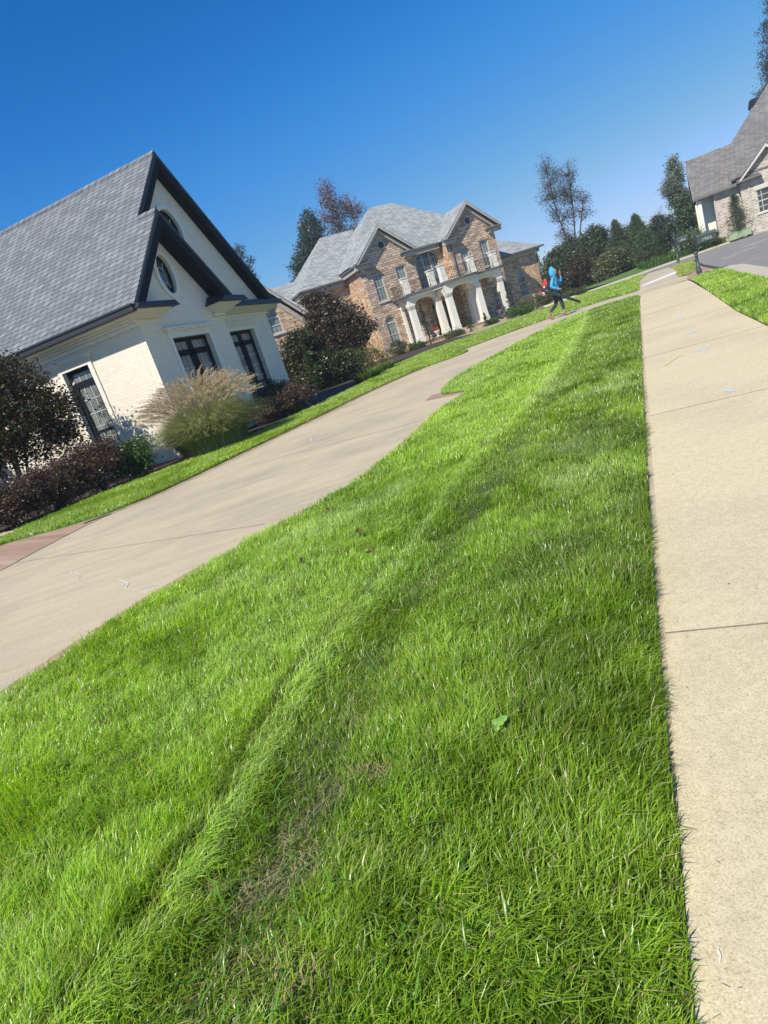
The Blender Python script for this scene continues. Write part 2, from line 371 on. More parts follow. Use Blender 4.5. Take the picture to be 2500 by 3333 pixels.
def window(parent, fr, ring, fmat, gmat, deep=0.1, fw=0.06, bars=(), thick=0.05, mmat=None, name='window', muntins=()):
    """frame ring set `deep` behind the wall face; bars/muntins = (u0,u1,v0,v1) boxes"""
    b = MB().slab(fr, ring, [inset(ring, fw)], thick, -deep)
    for u0, u1, v0, v1 in bars: b.slab(fr, rect(u0, u1, v0, v1), (), thick + 0.004, -deep + 0.006)
    o = b.build(name, fmat, parent)
    p = MB().slab(fr, inset(ring, fw * 0.9), (), 0.01, -deep - 0.03).build('pane', gmat, o)
    if muntins:
        q = MB()
        for u0, u1, v0, v1 in muntins: q.slab(fr, rect(u0, u1, v0, v1), (), 0.012, -deep - 0.014)
        q.build('muntin', mmat or fmat, o)
    return o
def copy_tree(o, parent=None):
    c = o.copy(); C.objects.link(c); c.parent = parent
    for ch in list(o.children): copy_tree(ch, c)
    return c
def ground_sheet(name, pts, z, mat, kind='structure', t=0.03):
    o = MB().sheet([(x, y, z) for x, y in pts], t).build(name, mat)
    # concave outlines: tessellate the top properly
    me = o.data; bm = bmesh.new()
    top = [bm.verts.new((x, y, z)) for x, y in pts]; bot = [bm.verts.new((x, y, z - t)) for x, y in pts]
    for tri in tessellate_polygon([[Vector((x, y, 0)) for x, y in pts]]):
        a, b_, c = (pts[i] for i in tri)
        ccw = (b_[0] - a[0]) * (c[1] - a[1]) - (b_[1] - a[1]) * (c[0] - a[0]) > 0
        bm.faces.new([top[i] for i in (tri if ccw else tri[::-1])])
    n = len(pts)
    for i in range(n): bm.faces.new([top[i], bot[i], bot[(i + 1) % n], top[(i + 1) % n]])
    bmesh.ops.recalc_face_normals(bm, faces=bm.faces[:])
    bm.to_mesh(me); bm.free(); me.update()
    return tag(o, kind=kind)
RS = np.random.RandomState(5)
def smooth_poly(pts, k=2):
    for _ in range(k):
        q = []
        for i in range(len(pts)):
            a, b = np.array(pts[i]), np.array(pts[(i + 1) % len(pts)]); q += [tuple(a * .75 + b * .25), tuple(a * .25 + b * .75)]
        pts = q
    return pts
def inpoly(x, y, poly):
    r = np.zeros(len(x), bool); n = len(poly); j = n - 1
    for i in range(n):
        xi, yi = poly[i]; xj, yj = poly[j]
        c = ((yi > y) != (yj > y)) & (x < (xj - xi) * (y - yi) / (yj - yi + 1e-12) + xi); r ^= c; j = i
    return r
def vnoise(x, y, sc, seed):
    r = np.random.RandomState(seed); g = r.rand(256, 256)
    x = x / sc + 1000; y = y / sc + 1000; xi = np.floor(x).astype(int); yi = np.floor(y).astype(int)
    fx = x - xi; fy = y - yi; fx = fx * fx * (3 - 2 * fx); fy = fy * fy * (3 - 2 * fy)
    a = g[xi % 256, yi % 256]; b = g[(xi + 1) % 256, yi % 256]; c = g[xi % 256, (yi + 1) % 256]; d = g[(xi + 1) % 256, (yi + 1) % 256]
    return (a * (1 - fx) + b * fx) * (1 - fy) + (c * (1 - fx) + d * fx) * fy
def chaikin(p, k=2):
    for _ in range(k):
        q = [p[0]]
        for a, b in zip(p[:-1], p[1:]): q += [(a[0] * .75 + b[0] * .25, a[1] * .75 + b[1] * .25), (a[0] * .25 + b[0] * .75, a[1] * .25 + b[1] * .75)]
        p = q + [p[-1]]
    return p
# ------------------------------------------------------------------ ground, drive, walks, road
def strip(name, line, w0, w1, z, mat):
    """band between offsets w0..w1 to the right of a polyline"""
    L = [np.array(p, float) for p in line]; a, b = [], []
    for i in range(len(L)):
        d = L[min(i + 1, len(L) - 1)] - L[max(i - 1, 0)]; d /= np.linalg.norm(d); nrm = np.array((d[1], -d[0]))
        a.append(tuple(L[i] + nrm * w0)); b.append(tuple(L[i] + nrm * w1))
    return ground_sheet(name, a + b[::-1], z, mat)
g = MB().add([(-1500, -1500, -0.12), (1500, -1500, -0.12), (1500, 1500, -0.12), (-1500, 1500, -0.12)], [(0, 1, 2, 3)]).build('ground', M['far_grass']); tag(g, kind='structure')
# drive slab under everything on the left of the pavement
ground_sheet('driveway', [(-14, -3), (0.6, -3), (0.9, 1.2), (9.6, 19.3), (12.0, 20.3), (21.5, 39.5), (20.6, 40.3), (10.5, 26.3), (1.5, 26.3), (-14, 14)], 0.0, M['concrete'], t=0.1)
sw = lambda t, o=0.0: (0.55 + 0.446 * t + 0.895 * o, 1.4 + 0.895 * t - 0.446 * o)
ground_sheet('sidewalk', [sw(-5, 0.0), sw(20.6, 0.0), sw(20.9, 1.38), sw(19.6, 1.4), sw(12, 1.3), sw(4, 1.22), sw(-5, 1.2)], 0.006, M['walk'], t=0.1)
NEAR_EDGE = [(-4.5, -1.0), (-3.4, 1.2), (-2.6, 2.55), (-2.2, 3.06), (-1.93, 3.55), (-1.62, 4.05), (-1.29, 4.42), (-0.83, 4.8), (-0.46, 5.28), (-0.16, 5.6), (0.35, 6.56), (0.93, 8.0), (1.45, 9.1), (1.85, 9.75),
             (1.75, 10.15), (1.53, 10.5), (1.66, 11.2), (1.92, 11.96), (2.3, 12.9), (2.75, 13.7), (3.4, 14.7), (3.95, 15.5), (4.55, 16.4), (5.4, 17.7), (6.3, 18.95), (7.1, 19.9), (7.9, 20.5), (8.7, 20.8), (9.4, 20.75), (9.75, 20.3)]
NEAR_EDGE = chaikin(NEAR_EDGE[:14], 3) + chaikin(NEAR_EDGE[13:], 2)
NEAR_LAWN = NEAR_EDGE + [(9.62, 19.55)] + [sw(t, o_) for t, o_ in ((18, -.03), (9, -.03), (4, -.03), (2, -.03), (1, -.026), (0.6, -.022), (0, -.015), (-.7, 0), (-1, .008), (-3, .02))]
ground_sheet('lawn', NEAR_LAWN, 0.010, M['soil'], t=0.1)
FAR_EDGE = [(-6.5, 9.9), (-5.93, 10.2), (-5.44, 9.94), (-4.75, 9.65), (-4.2, 9.6), (-3.75, 9.75), (-3.35, 10.1), (-2.85, 10.9), (-2.1, 12.3), (-1.3, 13.7), (-0.61, 14.9), (0.0, 16.2), (0.71, 17.5), (1.6, 18.9), (2.4, 19.9), (3.2, 20.25), (4.0, 20.45), (4.48, 21.3), (4.35, 22.2), (4.1, 22.9), (5.0, 23.4), (6.0, 23.9), (7.2, 24.6), (8.6, 25.1), (9.6, 25.1), (10.5, 24.6), (11.25, 23.3)]
FAR_EDGE = chaikin(FAR_EDGE, 2)
FAR_LAWN = FAR_EDGE + [(11.55, 23.5), (13.1, 26.6), (16.73, 33.76), (18.92, 37.61), (20.5, 40.2), (20.8, 42.3), (17.8, 42.6), (15.2, 41.2), (12.26, 39.3), (10.4, 37.8), (8.6, 36.2), (6.6, 34.9), (4.6, 33.4), (2.73, 30.6), (1.9, 26.5), (1.0, 23.4), (-0.38, 20.2), (-1.2, 18.3), (-2.0, 16.6), (-2.6, 15.4), (-3.6, 14.4), (-4.6, 13.7), (-5.5, 13.2), (-6.2, 12.3), (-6.5, 11.4)]
ground_sheet('far_lawn', FAR_LAWN, 0.02, M['far_grass'], t=0.1)
# raised brick/mulch beds around the two left houses
ground_sheet('mulch_bed', [(-14, 9), (-6.95, 9.6), (-6.35, 11.35), (-5.5, 13.3), (-4.6, 13.8), (-3.6, 14.5), (-2.55, 15.5), (-1.2, 18.4), (-0.3, 20.4), (1.0, 23.6), (1.9, 26.6), (2.7, 30.8), (4.6, 33.6), (6.6, 35.1), (8.6, 36.5), (8.0, 45), (6, 50), (-14, 50)], 0.012, M['mulch'], t=0.1)
ground_sheet('pine_straw_bed', [(2.7, 30.8), (4.6, 33.6), (6.6, 35.1), (8.6, 36.5), (10.4, 38.1), (12.26, 39.6), (15.2, 41.5), (17.8, 42.9), (20.8, 42.6), (27, 50.5), (30, 62), (10, 62), (4, 50), (1.5, 40)], -0.02, M['straw_bed'], t=0.1)
ground_sheet('brick_apron', [(-14, 8.0), (-8, 7.6), (-5.2, 7.2), (-4.65, 7.55), (-4.45, 8.3), (-4.2, 9.1), (-3.9, 9.5), (-4.75, 9.72), (-5.44, 10.0), (-6.2, 10.3), (-6.9, 11.6), (-7.6, 12.4), (-14, 12.4)], 0.006, M['red_paver'], t=0.1)
MB().tube([(-5.2, 7.2, -0.02), (-4.65, 7.55, -0.02), (-4.45, 8.3, -0.02), (-4.2, 9.1, -0.02), (-3.9, 9.5, -0.02), (-3.4, 10.0, -0.02)], 0.03, 6).build('drain_edge', M['taupe_d'])['kind'] = 'structure'
strip('brick_border', chaikin([(-4.35, 9.45), (-3.78, 9.62), (-3.35, 9.97), (-2.85, 10.77), (-2.1, 12.17), (-1.3, 13.6), (-0.61, 14.8), (0.71, 17.4), (1.6, 18.8), (2.4, 19.8)]), -0.02, 0.13, 0.006, M['red_paver'])
strip('brick_border', [(-3.4, 1.2), (-2.6, 2.55), (-2.2, 3.06), (-1.93, 3.55), (-1.62, 4.05), (-1.29, 4.42)], -0.16, 0.02, 0.006, M['red_paver'])
strip('brick_border', [(0.35, 6.56), (0.93, 8.0), (1.45, 9.1), (1.85, 9.75)], -0.10, 0.02, 0.006, M['red_paver'])
ground_sheet('brick_border', [(1.9, 9.8), (1.78, 10.2), (1.56, 10.52), (1.62, 11.05), (1.45, 11.1), (1.25, 10.5), (1.6, 9.95)], 0.0065, M['red_paver'])
MB().tube([(-6.55, 11.2, 0.0), (-6.3, 11.6, 0.0), (-5.6, 13.0, 0.0), (-4.9, 13.55, 0.0), (-4.3, 13.85, 0.0)], 0.04, 6).build('bed_edging', M['kerb'])['kind'] = 'structure'
ground_sheet('bed_kerb', [(-14, 12.4), (-7.6, 12.35), (-6.95, 11.7), (-6.2, 11.2), (-6.1, 11.38), (-6.8, 11.85), (-7.55, 12.5), (-14, 12.6)], 0.03, M['kerb'], t=0.1)
# right side: verge, gutter, asphalt street
RLAWN = [(4.3, 6.15), (5.52, 8.65), (7.29, 12.02), (9.23, 15.71), (10.4, 17.95), (10.85, 18.86), (11.55, 19.6), (12.0, 19.85), (12.1, 19.5), (11.75, 18.6), (10.9, 17.0), (9.1, 13.6), (7.7, 10.9), (6.2, 8.0), (4.2, 4.3), (3.0, 3.2)]
ground_sheet('verge', RLAWN, 0.012, M['soil'], t=0.1)
ground_sheet('gutter_edge', [(4.2, 4.3), (6.2, 8.0), (7.7, 10.9), (9.1, 13.6), (10.9, 17.0), (11.75, 18.6), (12.1, 19.5), (12.45, 20.1), (12.8, 20.0), (12.3, 18.6), (11.4, 16.9), (9.6, 13.5), (8.2, 10.8), (6.7, 7.9), (4.7, 4.2)], 0.004, M['kerb'], t=0.1)
ROAD_FAR = [(14.5, 42.5), (18.5, 43.2), (21.5, 44.3), (24.1, 46.0), (27.0, 47.4), (31.0, 49.3), (38, 50.6), (60, 52)]
ground_sheet('road', [(2.0, -6), (4.7, 4.2), (6.7, 7.9), (8.2, 10.8), (9.6, 13.5), (11.4, 16.9), (12.3, 18.6), (12.8, 20.4), (16.3, 27.2), (21.6, 36.8), (22.5, 39.6), (20.2, 40.5), (17.2, 41.8)] + ROAD_FAR[1:] + [(60, -6)], -0.004, M['asphalt'], t=0.1)
k = MB()
for a, b in zip(ROAD_FAR[:-1], ROAD_FAR[1:]):
    d = Vector((b[0] - a[0], b[1] - a[1], 0)).normalized(); nn = Vector((-d.y, d.x, 0)) * 0.35
    k.add([(a[0], a[1], 0.0), (b[0], b[1], 0.0), (b[0] + nn.x, b[1] + nn.y, 0.12), (a[0] + nn.x, a[1] + nn.y, 0.12), (a[0] + 2 * nn.x, a[1] + 2 * nn.y, 0.10), (b[0] + 2 * nn.x, b[1] + 2 * nn.y, 0.10)], [(0, 1, 2, 3), (3, 2, 5, 4)])
tag(k.build('far_kerb', M['kerb']), kind='structure')
ISLAND = [(12.85, 22.4), (13.0, 23.3), (14.4, 26.0), (15.8, 28.5), (18.0, 32.6), (20.0, 36.4), (21.6, 38.6), (21.9, 37.6), (19.5, 33.4), (16.5, 27.8), (14.8, 25.2)]
ground_sheet('verge', ISLAND, 0.02, M['soil'], t=0.1)
ground_sheet('brick_apron', [(10.95, 18.95), (11.5, 19.7), (12.0, 19.95), (12.5, 20.2), (13.4, 22.0), (14.9, 24.9), (16.2, 27.4), (15.2, 26.2), (13.0, 22.7), (11.6, 20.4)], 0.009, M['red_paver'], t=0.1)
ground_sheet('crossing_slab', [(12.7, 25.6), (13.4, 26.9), (16.4, 29.6), (15.3, 27.4)], 0.010, M['new_concrete'], t=0.05)
for pts in ([(17.6, 27.1), (18.9, 27.35), (18.9, 27.55), (17.6, 27.3)], [(16.5, 26.1), (17.2, 26.3), (17.2, 26.5), (16.5, 26.3)], [(12.6, 17.7), (13.9, 18.0), (13.9, 18.1), (12.6, 17.8)], [(21, 31.5), (25, 32.6), (25, 32.9), (21, 31.8)]):
    ground_sheet('lane_line', pts, 0.0, M['line'], t=0.002)
# bank the house across the street stands on
bk = MB().add([(20.8, 44.6, 0.09), (24.1, 46.8, 0.10), (27.0, 48.15, 0.10), (31.0, 50.05, 0.10), (38, 51.4, 0.10), (60, 52.8, 0.1), (60, 58, 0.6), (38, 54, 0.55), (31.0, 51.5, 0.52), (27.0, 51.5, 0.5), (24, 51, 0.4), (20, 50, 0.15), (60, 80, 0.6), (20, 80, 0.4)],
              [(0, 1, 10, 11), (1, 2, 9, 10), (2, 3, 8, 9), (3, 4, 7, 8), (4, 5, 6, 7), (7, 6, 12, 13, 11, 10, 9, 8)]).build('planted_bank', M['far_grass']); tag(bk, kind='structure')
# pavement joints, cracks and marks
M['joint'] = plain('dark_joint', (0.22, 0.185, 0.13), 0.95, 0.3, 30)
for t in (0.35, 3.42, 6.5, 9.55, 12.6, 15.7, 18.7):
    a, b = sw(t, 0.0), sw(t + 0.02, 1.3 + 0.0); c, d = sw(t + 0.022, 1.3), sw(t + 0.010, 0.0)
    ground_sheet('pavement_joint', [a, b, sw(t + 0.026, 1.3), sw(t + 0.006, 0)], 0.008, M['joint'], t=0.001)
M['crack'] = plain('white_crack_filler', (0.62, 0.60, 0.55), 0.8, 0.1)
def ribbon(name, pts, w_, z, mat):
    L = [np.array(p, float) for p in pts]; a, b = [], []
    for i in range(len(L)):
        d = L[min(i + 1, len(L) - 1)] - L[max(i - 1, 0)]; d /= np.linalg.norm(d) + 1e-9; nn = np.array((d[1], -d[0])) * w_ * (0.6 + 0.8 * RS.rand())
        a.append(tuple(L[i] + nn)); b.append(tuple(L[i] - nn))
    vs = [(x, y, z) for x, y in a + b]; n = len(a)
    return tag(MB().add(vs, [(i, i + 1, n + i + 1, n + i) for i in range(n - 1)]).build(name, mat), kind='structure')
ribbon('filled_crack', [(-1.46, 4.04), (-1.53, 4.2), (-1.71, 4.36), (-1.9, 4.44), (-2.03, 4.57), (-2.06, 4.72), (-2.15, 4.85), (-2.18, 4.9), (-2.22, 4.96), (-2.5, 5.2), (-2.79, 5.48), (-2.85, 5.7), (-3.0, 5.86), (-3.13, 6.1)], 0.0045, 0.003, M['crack'])
ribbon('filled_crack', [(-3.13, 6.1), (-3.3, 6.0), (-3.6, 5.95), (-4.1, 5.8), (-4.6, 5.75)], 0.0035, 0.003, M['crack'])
ribbon('filled_crack', [(-0.75, 10.2), (-0.8, 10.8), (-0.72, 11.3), (-0.78, 11.9), (-0.7, 12.4)], 0.006, 0.003, M['crack'])
M['joint_l'] = plain('faint_joint', (0.36, 0.305, 0.215), 0.9, 0.3, 30)
for a, b in (((-4.9, 8.0), (-1.0, 5.2)), ((-3.0, 10.5), (1.0, 8.2)), ((-0.9, 14.5), (2.2, 12.6)), ((-2.0, 12.3), (1.6, 10.7)), ((-3.6, 9.0), (1.4, 17.5))): ribbon('control_joint', [a, b], 0.006, 0.003, M['joint_l'])
def blot(name, cx, cy, r, mat, z=0.0095, sy=1.0):
    n = 18; return ground_sheet(name, [(cx + r * (0.7 + 0.5 * RS.rand()) * math.cos(2 * math.pi * k / n), cy + sy * r * (0.7 + 0.5 * RS.rand()) * math.sin(2 * math.pi * k / n)) for k in range(n)], z, mat, t=0.001)
M['blue_mark'] = plain('faded_blue_spray_paint', (0.50, 0.56, 0.60), 0.8, 0.08, 60)
M['yellow_mark'] = plain('faded_yellow_spray_paint', (0.70, 0.60, 0.24), 0.8, 0.08, 60)
blot('utility_paint_mark', 2.67, 4.41, 0.03, M['blue_mark'], sy=1.8); blot('utility_paint_mark', 3.72, 6.48, 0.05, M['blue_mark'], sy=1.5)
blot('utility_paint_mark', 4.5, 8.0, 0.05, M['blue_mark'], sy=1.5); blot('utility_paint_mark', 5.53, 10.07, 0.06, M['blue_mark'], sy=1.5)
ribbon('utility_paint_mark', [(3.2, 6.3), (3.35, 6.45), (3.55, 6.6)], 0.014, 0.010, M['yellow_mark'])
ribbon('chalk_mark', [(0.283, 0.765), (0.288, 0.770), (0.292, 0.777), (0.293, 0.786)], 0.0015, 0.010, M['new_concrete'])

# ------------------------------------------------------------------ grass
CREASE = np.array(chaikin([(7.0, 17.5), (6.1, 15.5), (3.07, 8.9), (1.52, 6.03), (0.80, 4.85), (0.36, 3.95), (0.03, 3.2), (-.22, 2.74), (-.39, 2.38), (-.53, 2.15), (-.61, 1.91), (-.66, 1.69), (-.73, 1.51), (-.80, 1.33), (-.87, 1.16), (-.95, 1.05), (-1.15, .75)], 1))
def crease_dist(x, y):
    """signed distance to the mower crease, positive on the pavement side"""
    best = np.full(len(x), 1e9); sg = np.zeros(len(x))
    for a, b in zip(CREASE[:-1], CREASE[1:]):
        d = b - a; L = d @ d; t = np.clip(((x - a[0]) * d[0] + (y - a[1]) * d[1]) / L, 0, 1)
        px, py = x - a[0] - t * d[0], y - a[1] - t * d[1]; dd = np.hypot(px, py)
        cr = d[0] * py - d[1] * px; m = dd < best; best = np.where(m, dd, best); sg = np.where(m, np.sign(cr), sg)
    return best * sg
BARE = [(-.23, 1.49, .045, 1.0), (-.30, 1.51, .03, .7), (-.49, 1.37, .05, .8), (-.52, 1.25, .06, .9), (-.46, 1.26, .05, .8), (-.60, 1.20, .05, .7), (-.71, 1.26, .03, .8), (-.04, 1.72, .03, .5), (-.45, .96, .06, .6), (-.16, .97, .04, .5), (-.55, 1.04, .07, .5), (-.38, 1.47, .05, .5), (.12, 1.25, .05, .3), (-.27, 1.78, .06, .35)]
def grass(name, poly, rings, hgt=0.062, tone=1.0, near=True, seed=1, z0=0.02, tint=(1, 1, 1), azlim=48):
    R = np.random.RandomState(seed); P = np.array(poly); VV, CC, q, t = [], [], [], []; base = 0
    x0, y0 = P.min(0); x1, y1 = P.max(0); area = (x1 - x0) * (y1 - y0)
    for r0, r1, dens, wid in rings:
        bx0, bx1, by0, by1 = max(x0, -r1), min(x1, r1), max(y0, -1.0, -r1), min(y1, r1)
        if bx1 <= bx0 or by1 <= by0: continue
        n = int((bx1 - bx0) * (by1 - by0) * dens)
        x = R.uniform(bx0, bx1, n); y = R.uniform(by0, by1, n); d = np.hypot(x, y)
        az = np.degrees(np.arctan2(x, y + 0.9))
        ok = (d >= r0) & (d < r1) & (np.abs(az) < azlim); x, y, d = x[ok], y[ok], d[ok]
        ok = inpoly(x, y, poly); x, y, d = x[ok], y[ok], d[ok]
        # clumping
        cl = vnoise(x, y, 0.045, 3 + seed); ok = R.rand(len(x)) < 0.45 + 0.75 * cl
        bare = np.zeros(len(x))
        if near:
            for bx, by, br, bs in BARE: bare = np.maximum(bare, bs * np.exp(-((x - bx) ** 2 + (y - by) ** 2) / (br * br) / (0.7 + 0.8 * vnoise(x, y, 0.05, 9))))
            ok &= R.rand(len(x)) > bare * 0.9
        x, y, d, bare = x[ok], y[ok], d[ok], bare[ok]
        n = len(x)
        if n == 0: continue
        big = vnoise(x, y, 0.55, 11); mid = vnoise(x, y, 0.17, 12); huge = vnoise(x, y, 1.9, 13)
        h = hgt * (0.55 + 0.75 * R.rand(n)) * (0.65 + 0.5 * mid + 0.25 * big) * (1 - 0.5 * bare)
        th = rad(25) + 3.0 * (vnoise(x, y, 0.6, 21) - .5) + 1.8 * (vnoise(x, y, 0.14, 22) - .5) + R.normal(0, 0.85, n)
        lean = np.clip(0.62 + 0.55 * (vnoise(x, y, 0.3, 23) - .5) + R.normal(0, 0.30, n), 0.03, 1.4)
        edge = (x - .55) * .895 - (y - 1.4) * .446 + 0.018
        if near: ef = np.clip(.55 + (-edge) / .06, .55, 1); ef *= .6 + .8 * vnoise(x, y, .06, 44); h *= np.minimum(ef, 1.15); lean *= np.minimum(ef + .2, 1)
        zz = np.full(n, z0)
        if near: zz -= .012 * np.clip(1 + edge / .08, 0, 1)
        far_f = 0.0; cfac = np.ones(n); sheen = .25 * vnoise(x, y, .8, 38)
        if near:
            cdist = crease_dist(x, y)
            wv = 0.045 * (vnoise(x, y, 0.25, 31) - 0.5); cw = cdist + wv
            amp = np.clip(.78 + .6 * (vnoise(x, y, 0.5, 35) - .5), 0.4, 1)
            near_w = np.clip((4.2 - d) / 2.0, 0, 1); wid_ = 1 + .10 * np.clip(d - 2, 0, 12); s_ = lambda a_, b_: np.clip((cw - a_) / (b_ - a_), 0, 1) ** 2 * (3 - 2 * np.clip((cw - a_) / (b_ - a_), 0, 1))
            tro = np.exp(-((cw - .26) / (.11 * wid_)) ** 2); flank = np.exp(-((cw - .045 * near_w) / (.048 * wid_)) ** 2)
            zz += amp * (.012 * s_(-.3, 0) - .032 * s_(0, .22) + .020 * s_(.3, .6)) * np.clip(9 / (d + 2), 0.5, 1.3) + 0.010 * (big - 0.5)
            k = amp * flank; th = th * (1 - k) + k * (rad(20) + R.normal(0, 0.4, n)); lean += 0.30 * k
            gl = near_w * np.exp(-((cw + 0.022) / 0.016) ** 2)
            cfac *= (1 - .6 * gl) * (1 - (.20 + .16 * near_w) * tro * amp) * (1 + .24 * k) * (1 + .10 * np.clip(-cw * 4, 0, 1)); h *= (1 - .2 * gl) * (1 - .25 * tro)  # lit flank and left side, shaded groove and trough painted into blade colour
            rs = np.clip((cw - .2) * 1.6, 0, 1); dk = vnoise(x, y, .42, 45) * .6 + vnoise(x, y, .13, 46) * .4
            cfac *= (.86 + .32 * vnoise(x, y, .09, 41)) * (1 - rs * (.06 + .42 * np.clip(dk * 2.2 - .6, 0, 1))); far_f = -rs * .15 - .2 * tro  # random mottling; right side painted darker for how its blades lie to the light
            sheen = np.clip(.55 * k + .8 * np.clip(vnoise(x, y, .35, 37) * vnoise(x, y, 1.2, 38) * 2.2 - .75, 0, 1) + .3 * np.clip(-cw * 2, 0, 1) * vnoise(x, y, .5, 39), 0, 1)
        else: zz += 0.01 * (big - 0.5)
        wd = wid * (0.6 + 0.8 * R.rand(n))
        lx, ly = np.cos(th), np.sin(th)
        ya = th + math.pi / 2 + R.normal(0, 0.6, n); wx, wy = np.cos(ya) * wd / 2, np.sin(ya) * wd / 2
        tipl = np.sin(np.clip(lean * 1.25, 0, 1.5)) * h; tipz = np.cos(np.clip(lean * 1.25, 0, 1.5)) * h
        ml = np.sin(lean * 0.55) * h * 0.55; mz = np.cos(lean * 0.55) * h * 0.55
        p = np.empty((n, 5, 3), np.float32)
        p[:, 0] = np.stack([x - wx, y - wy, zz - 0.006], 1); p[:, 1] = np.stack([x + wx, y + wy, zz - 0.006], 1)
        p[:, 2] = np.stack([x + lx * ml + wx * .85, y + ly * ml + wy * .85, zz + mz], 1); p[:, 3] = np.stack([x + lx * ml - wx * .85, y + ly * ml - wy * .85, zz + mz], 1)
        p[:, 4] = np.stack([x + lx * tipl, y + ly * tipl, zz + tipz], 1)
        # colour: cool deep green to yellow green, some straw
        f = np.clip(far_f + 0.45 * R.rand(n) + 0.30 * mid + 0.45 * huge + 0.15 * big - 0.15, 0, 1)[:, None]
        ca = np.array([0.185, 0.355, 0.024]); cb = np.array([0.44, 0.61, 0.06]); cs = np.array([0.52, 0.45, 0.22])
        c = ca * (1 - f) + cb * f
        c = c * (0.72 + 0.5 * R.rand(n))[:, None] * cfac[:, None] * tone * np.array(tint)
        sm = (sheen * .85 * R.rand(n) + .5 * (R.rand(n) < .06))[:, None]; c = c * (1 - sm) + np.array([.68, .76, .40]) * tone * sm  # sun sheen painted in as a paler blade colour
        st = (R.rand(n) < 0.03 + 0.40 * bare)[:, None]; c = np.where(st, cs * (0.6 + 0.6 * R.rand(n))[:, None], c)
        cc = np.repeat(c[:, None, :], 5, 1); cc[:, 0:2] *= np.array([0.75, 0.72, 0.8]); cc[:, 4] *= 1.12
        i = base + np.arange(n)[:, None] * 5
        q.append(i + np.array([[0, 1, 2, 3]])); t.append(i + np.array([[3, 2, 4]])); VV.append(p.reshape(-1, 3)); CC.append(cc.reshape(-1, 3)); base += n * 5
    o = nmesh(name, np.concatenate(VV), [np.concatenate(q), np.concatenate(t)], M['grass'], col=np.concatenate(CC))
    return tag(o, kind='stuff')
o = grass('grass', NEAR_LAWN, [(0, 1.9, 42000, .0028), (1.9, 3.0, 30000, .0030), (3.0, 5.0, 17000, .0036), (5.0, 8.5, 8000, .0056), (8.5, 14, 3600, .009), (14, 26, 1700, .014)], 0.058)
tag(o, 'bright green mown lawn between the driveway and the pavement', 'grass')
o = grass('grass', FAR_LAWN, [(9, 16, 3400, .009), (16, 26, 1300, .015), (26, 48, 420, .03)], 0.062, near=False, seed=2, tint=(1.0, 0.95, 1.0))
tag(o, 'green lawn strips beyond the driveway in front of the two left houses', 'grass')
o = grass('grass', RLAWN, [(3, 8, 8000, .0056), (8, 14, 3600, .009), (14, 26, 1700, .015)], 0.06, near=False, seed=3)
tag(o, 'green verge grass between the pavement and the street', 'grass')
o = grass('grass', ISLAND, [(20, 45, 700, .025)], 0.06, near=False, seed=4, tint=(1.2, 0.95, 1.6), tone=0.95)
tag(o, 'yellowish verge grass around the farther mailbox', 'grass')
# long coarse blades and dry straws lying on the near lawn
def coarse(name, n, wmm, L0, L1, colf, poly, seed, rmax=3.2, flat=False):
    R = np.random.RandomState(seed); V, CC, q, t = [], [], [], []; base = 0; k = 0
    while k < n:
        a = rad(R.uniform(-42, 34)); d = 0.8 + (rmax - 0.8) * R.rand() ** 1.2; x, y = d * math.sin(a), d * math.cos(a)
        if not inpoly(np.array([x]), np.array([y]), poly)[0] or (x - .55) * .895 - (y - 1.4) * .446 > -.14: continue
        k += 1; L = R.uniform(L0, L1); th = R.rand() * 6.28; le = R.uniform(0.5, 1.3) if not flat else 1.5; wd = wmm * R.uniform(.7, 1.3) / 1000
        pts = []
        for s_ in (0, .35, .7, 1.0):
            an = le * (0.4 + 0.8 * s_) if not flat else 1.5
            pts.append((x + math.cos(th) * L * s_ * math.sin(min(an, 1.55)), y + math.sin(th) * L * s_ * math.sin(min(an, 1.55)), (0.02 if not flat else 0.045) + L * s_ * max(math.cos(min(an, 1.55)), 0.0)))
        wx, wy = -math.sin(th) * wd / 2, math.cos(th) * wd / 2; c = colf(R)
        for i, (px, py, pz) in enumerate(pts):
            f = (1, .95, .7, .08)[i] if not flat else 1
            V += [(px - wx * f, py - wy * f, pz), (px + wx * f, py + wy * f, pz + (0.002 if flat else 0))]; CC += [c, c]
        for i in range(3): q.append((base + 2 * i, base + 2 * i + 1, base + 2 * i + 3, base + 2 * i + 2))
        base += 8
    return tag(nmesh(name, V, [np.array(q)], M['grass'], col=np.array(CC)), kind='stuff')
o = coarse('coarse_grass', 700, 4.2, .06, .11, lambda R: np.array([.13, .28, .035]) * R.uniform(.8, 1.5), NEAR_LAWN, 8); tag(o, 'longer broad grass blades scattered through the near lawn', 'grass')
o = coarse('dry_straw', 60, 1.7, .03, .07, lambda R: np.array([.55, .47, .26]) * R.uniform(.7, 1.2), NEAR_LAWN, 9, 2.6, True); tag(o, 'pale dry straws lying on the near lawn', 'straw')
V, q, CC = [], [], []; R = np.random.RandomState(16)
for bx, by, br, bs in BARE:
    for i in range(int(110 * bs)):
        x, y = R.normal(bx, br * .75), R.normal(by, br * .75); th = R.rand() * 6.28; L = R.uniform(.012, .04); wd = .0012; b = len(V); z = R.uniform(.014, .035)
        dx, dy = math.cos(th) * L / 2, math.sin(th) * L / 2; wx, wy = -math.sin(th) * wd / 2, math.cos(th) * wd / 2; dz = R.normal(0, .006)
        V += [(x - dx - wx, y - dy - wy, z - dz), (x - dx + wx, y - dy + wy, z - dz), (x + dx + wx, y + dy + wy, z + dz), (x + dx - wx, y + dy - wy, z + dz)]; q.append((b, b + 1, b + 2, b + 3)); CC += [np.array([.60, .55, .26]) * R.uniform(.4, 1.1)] * 4
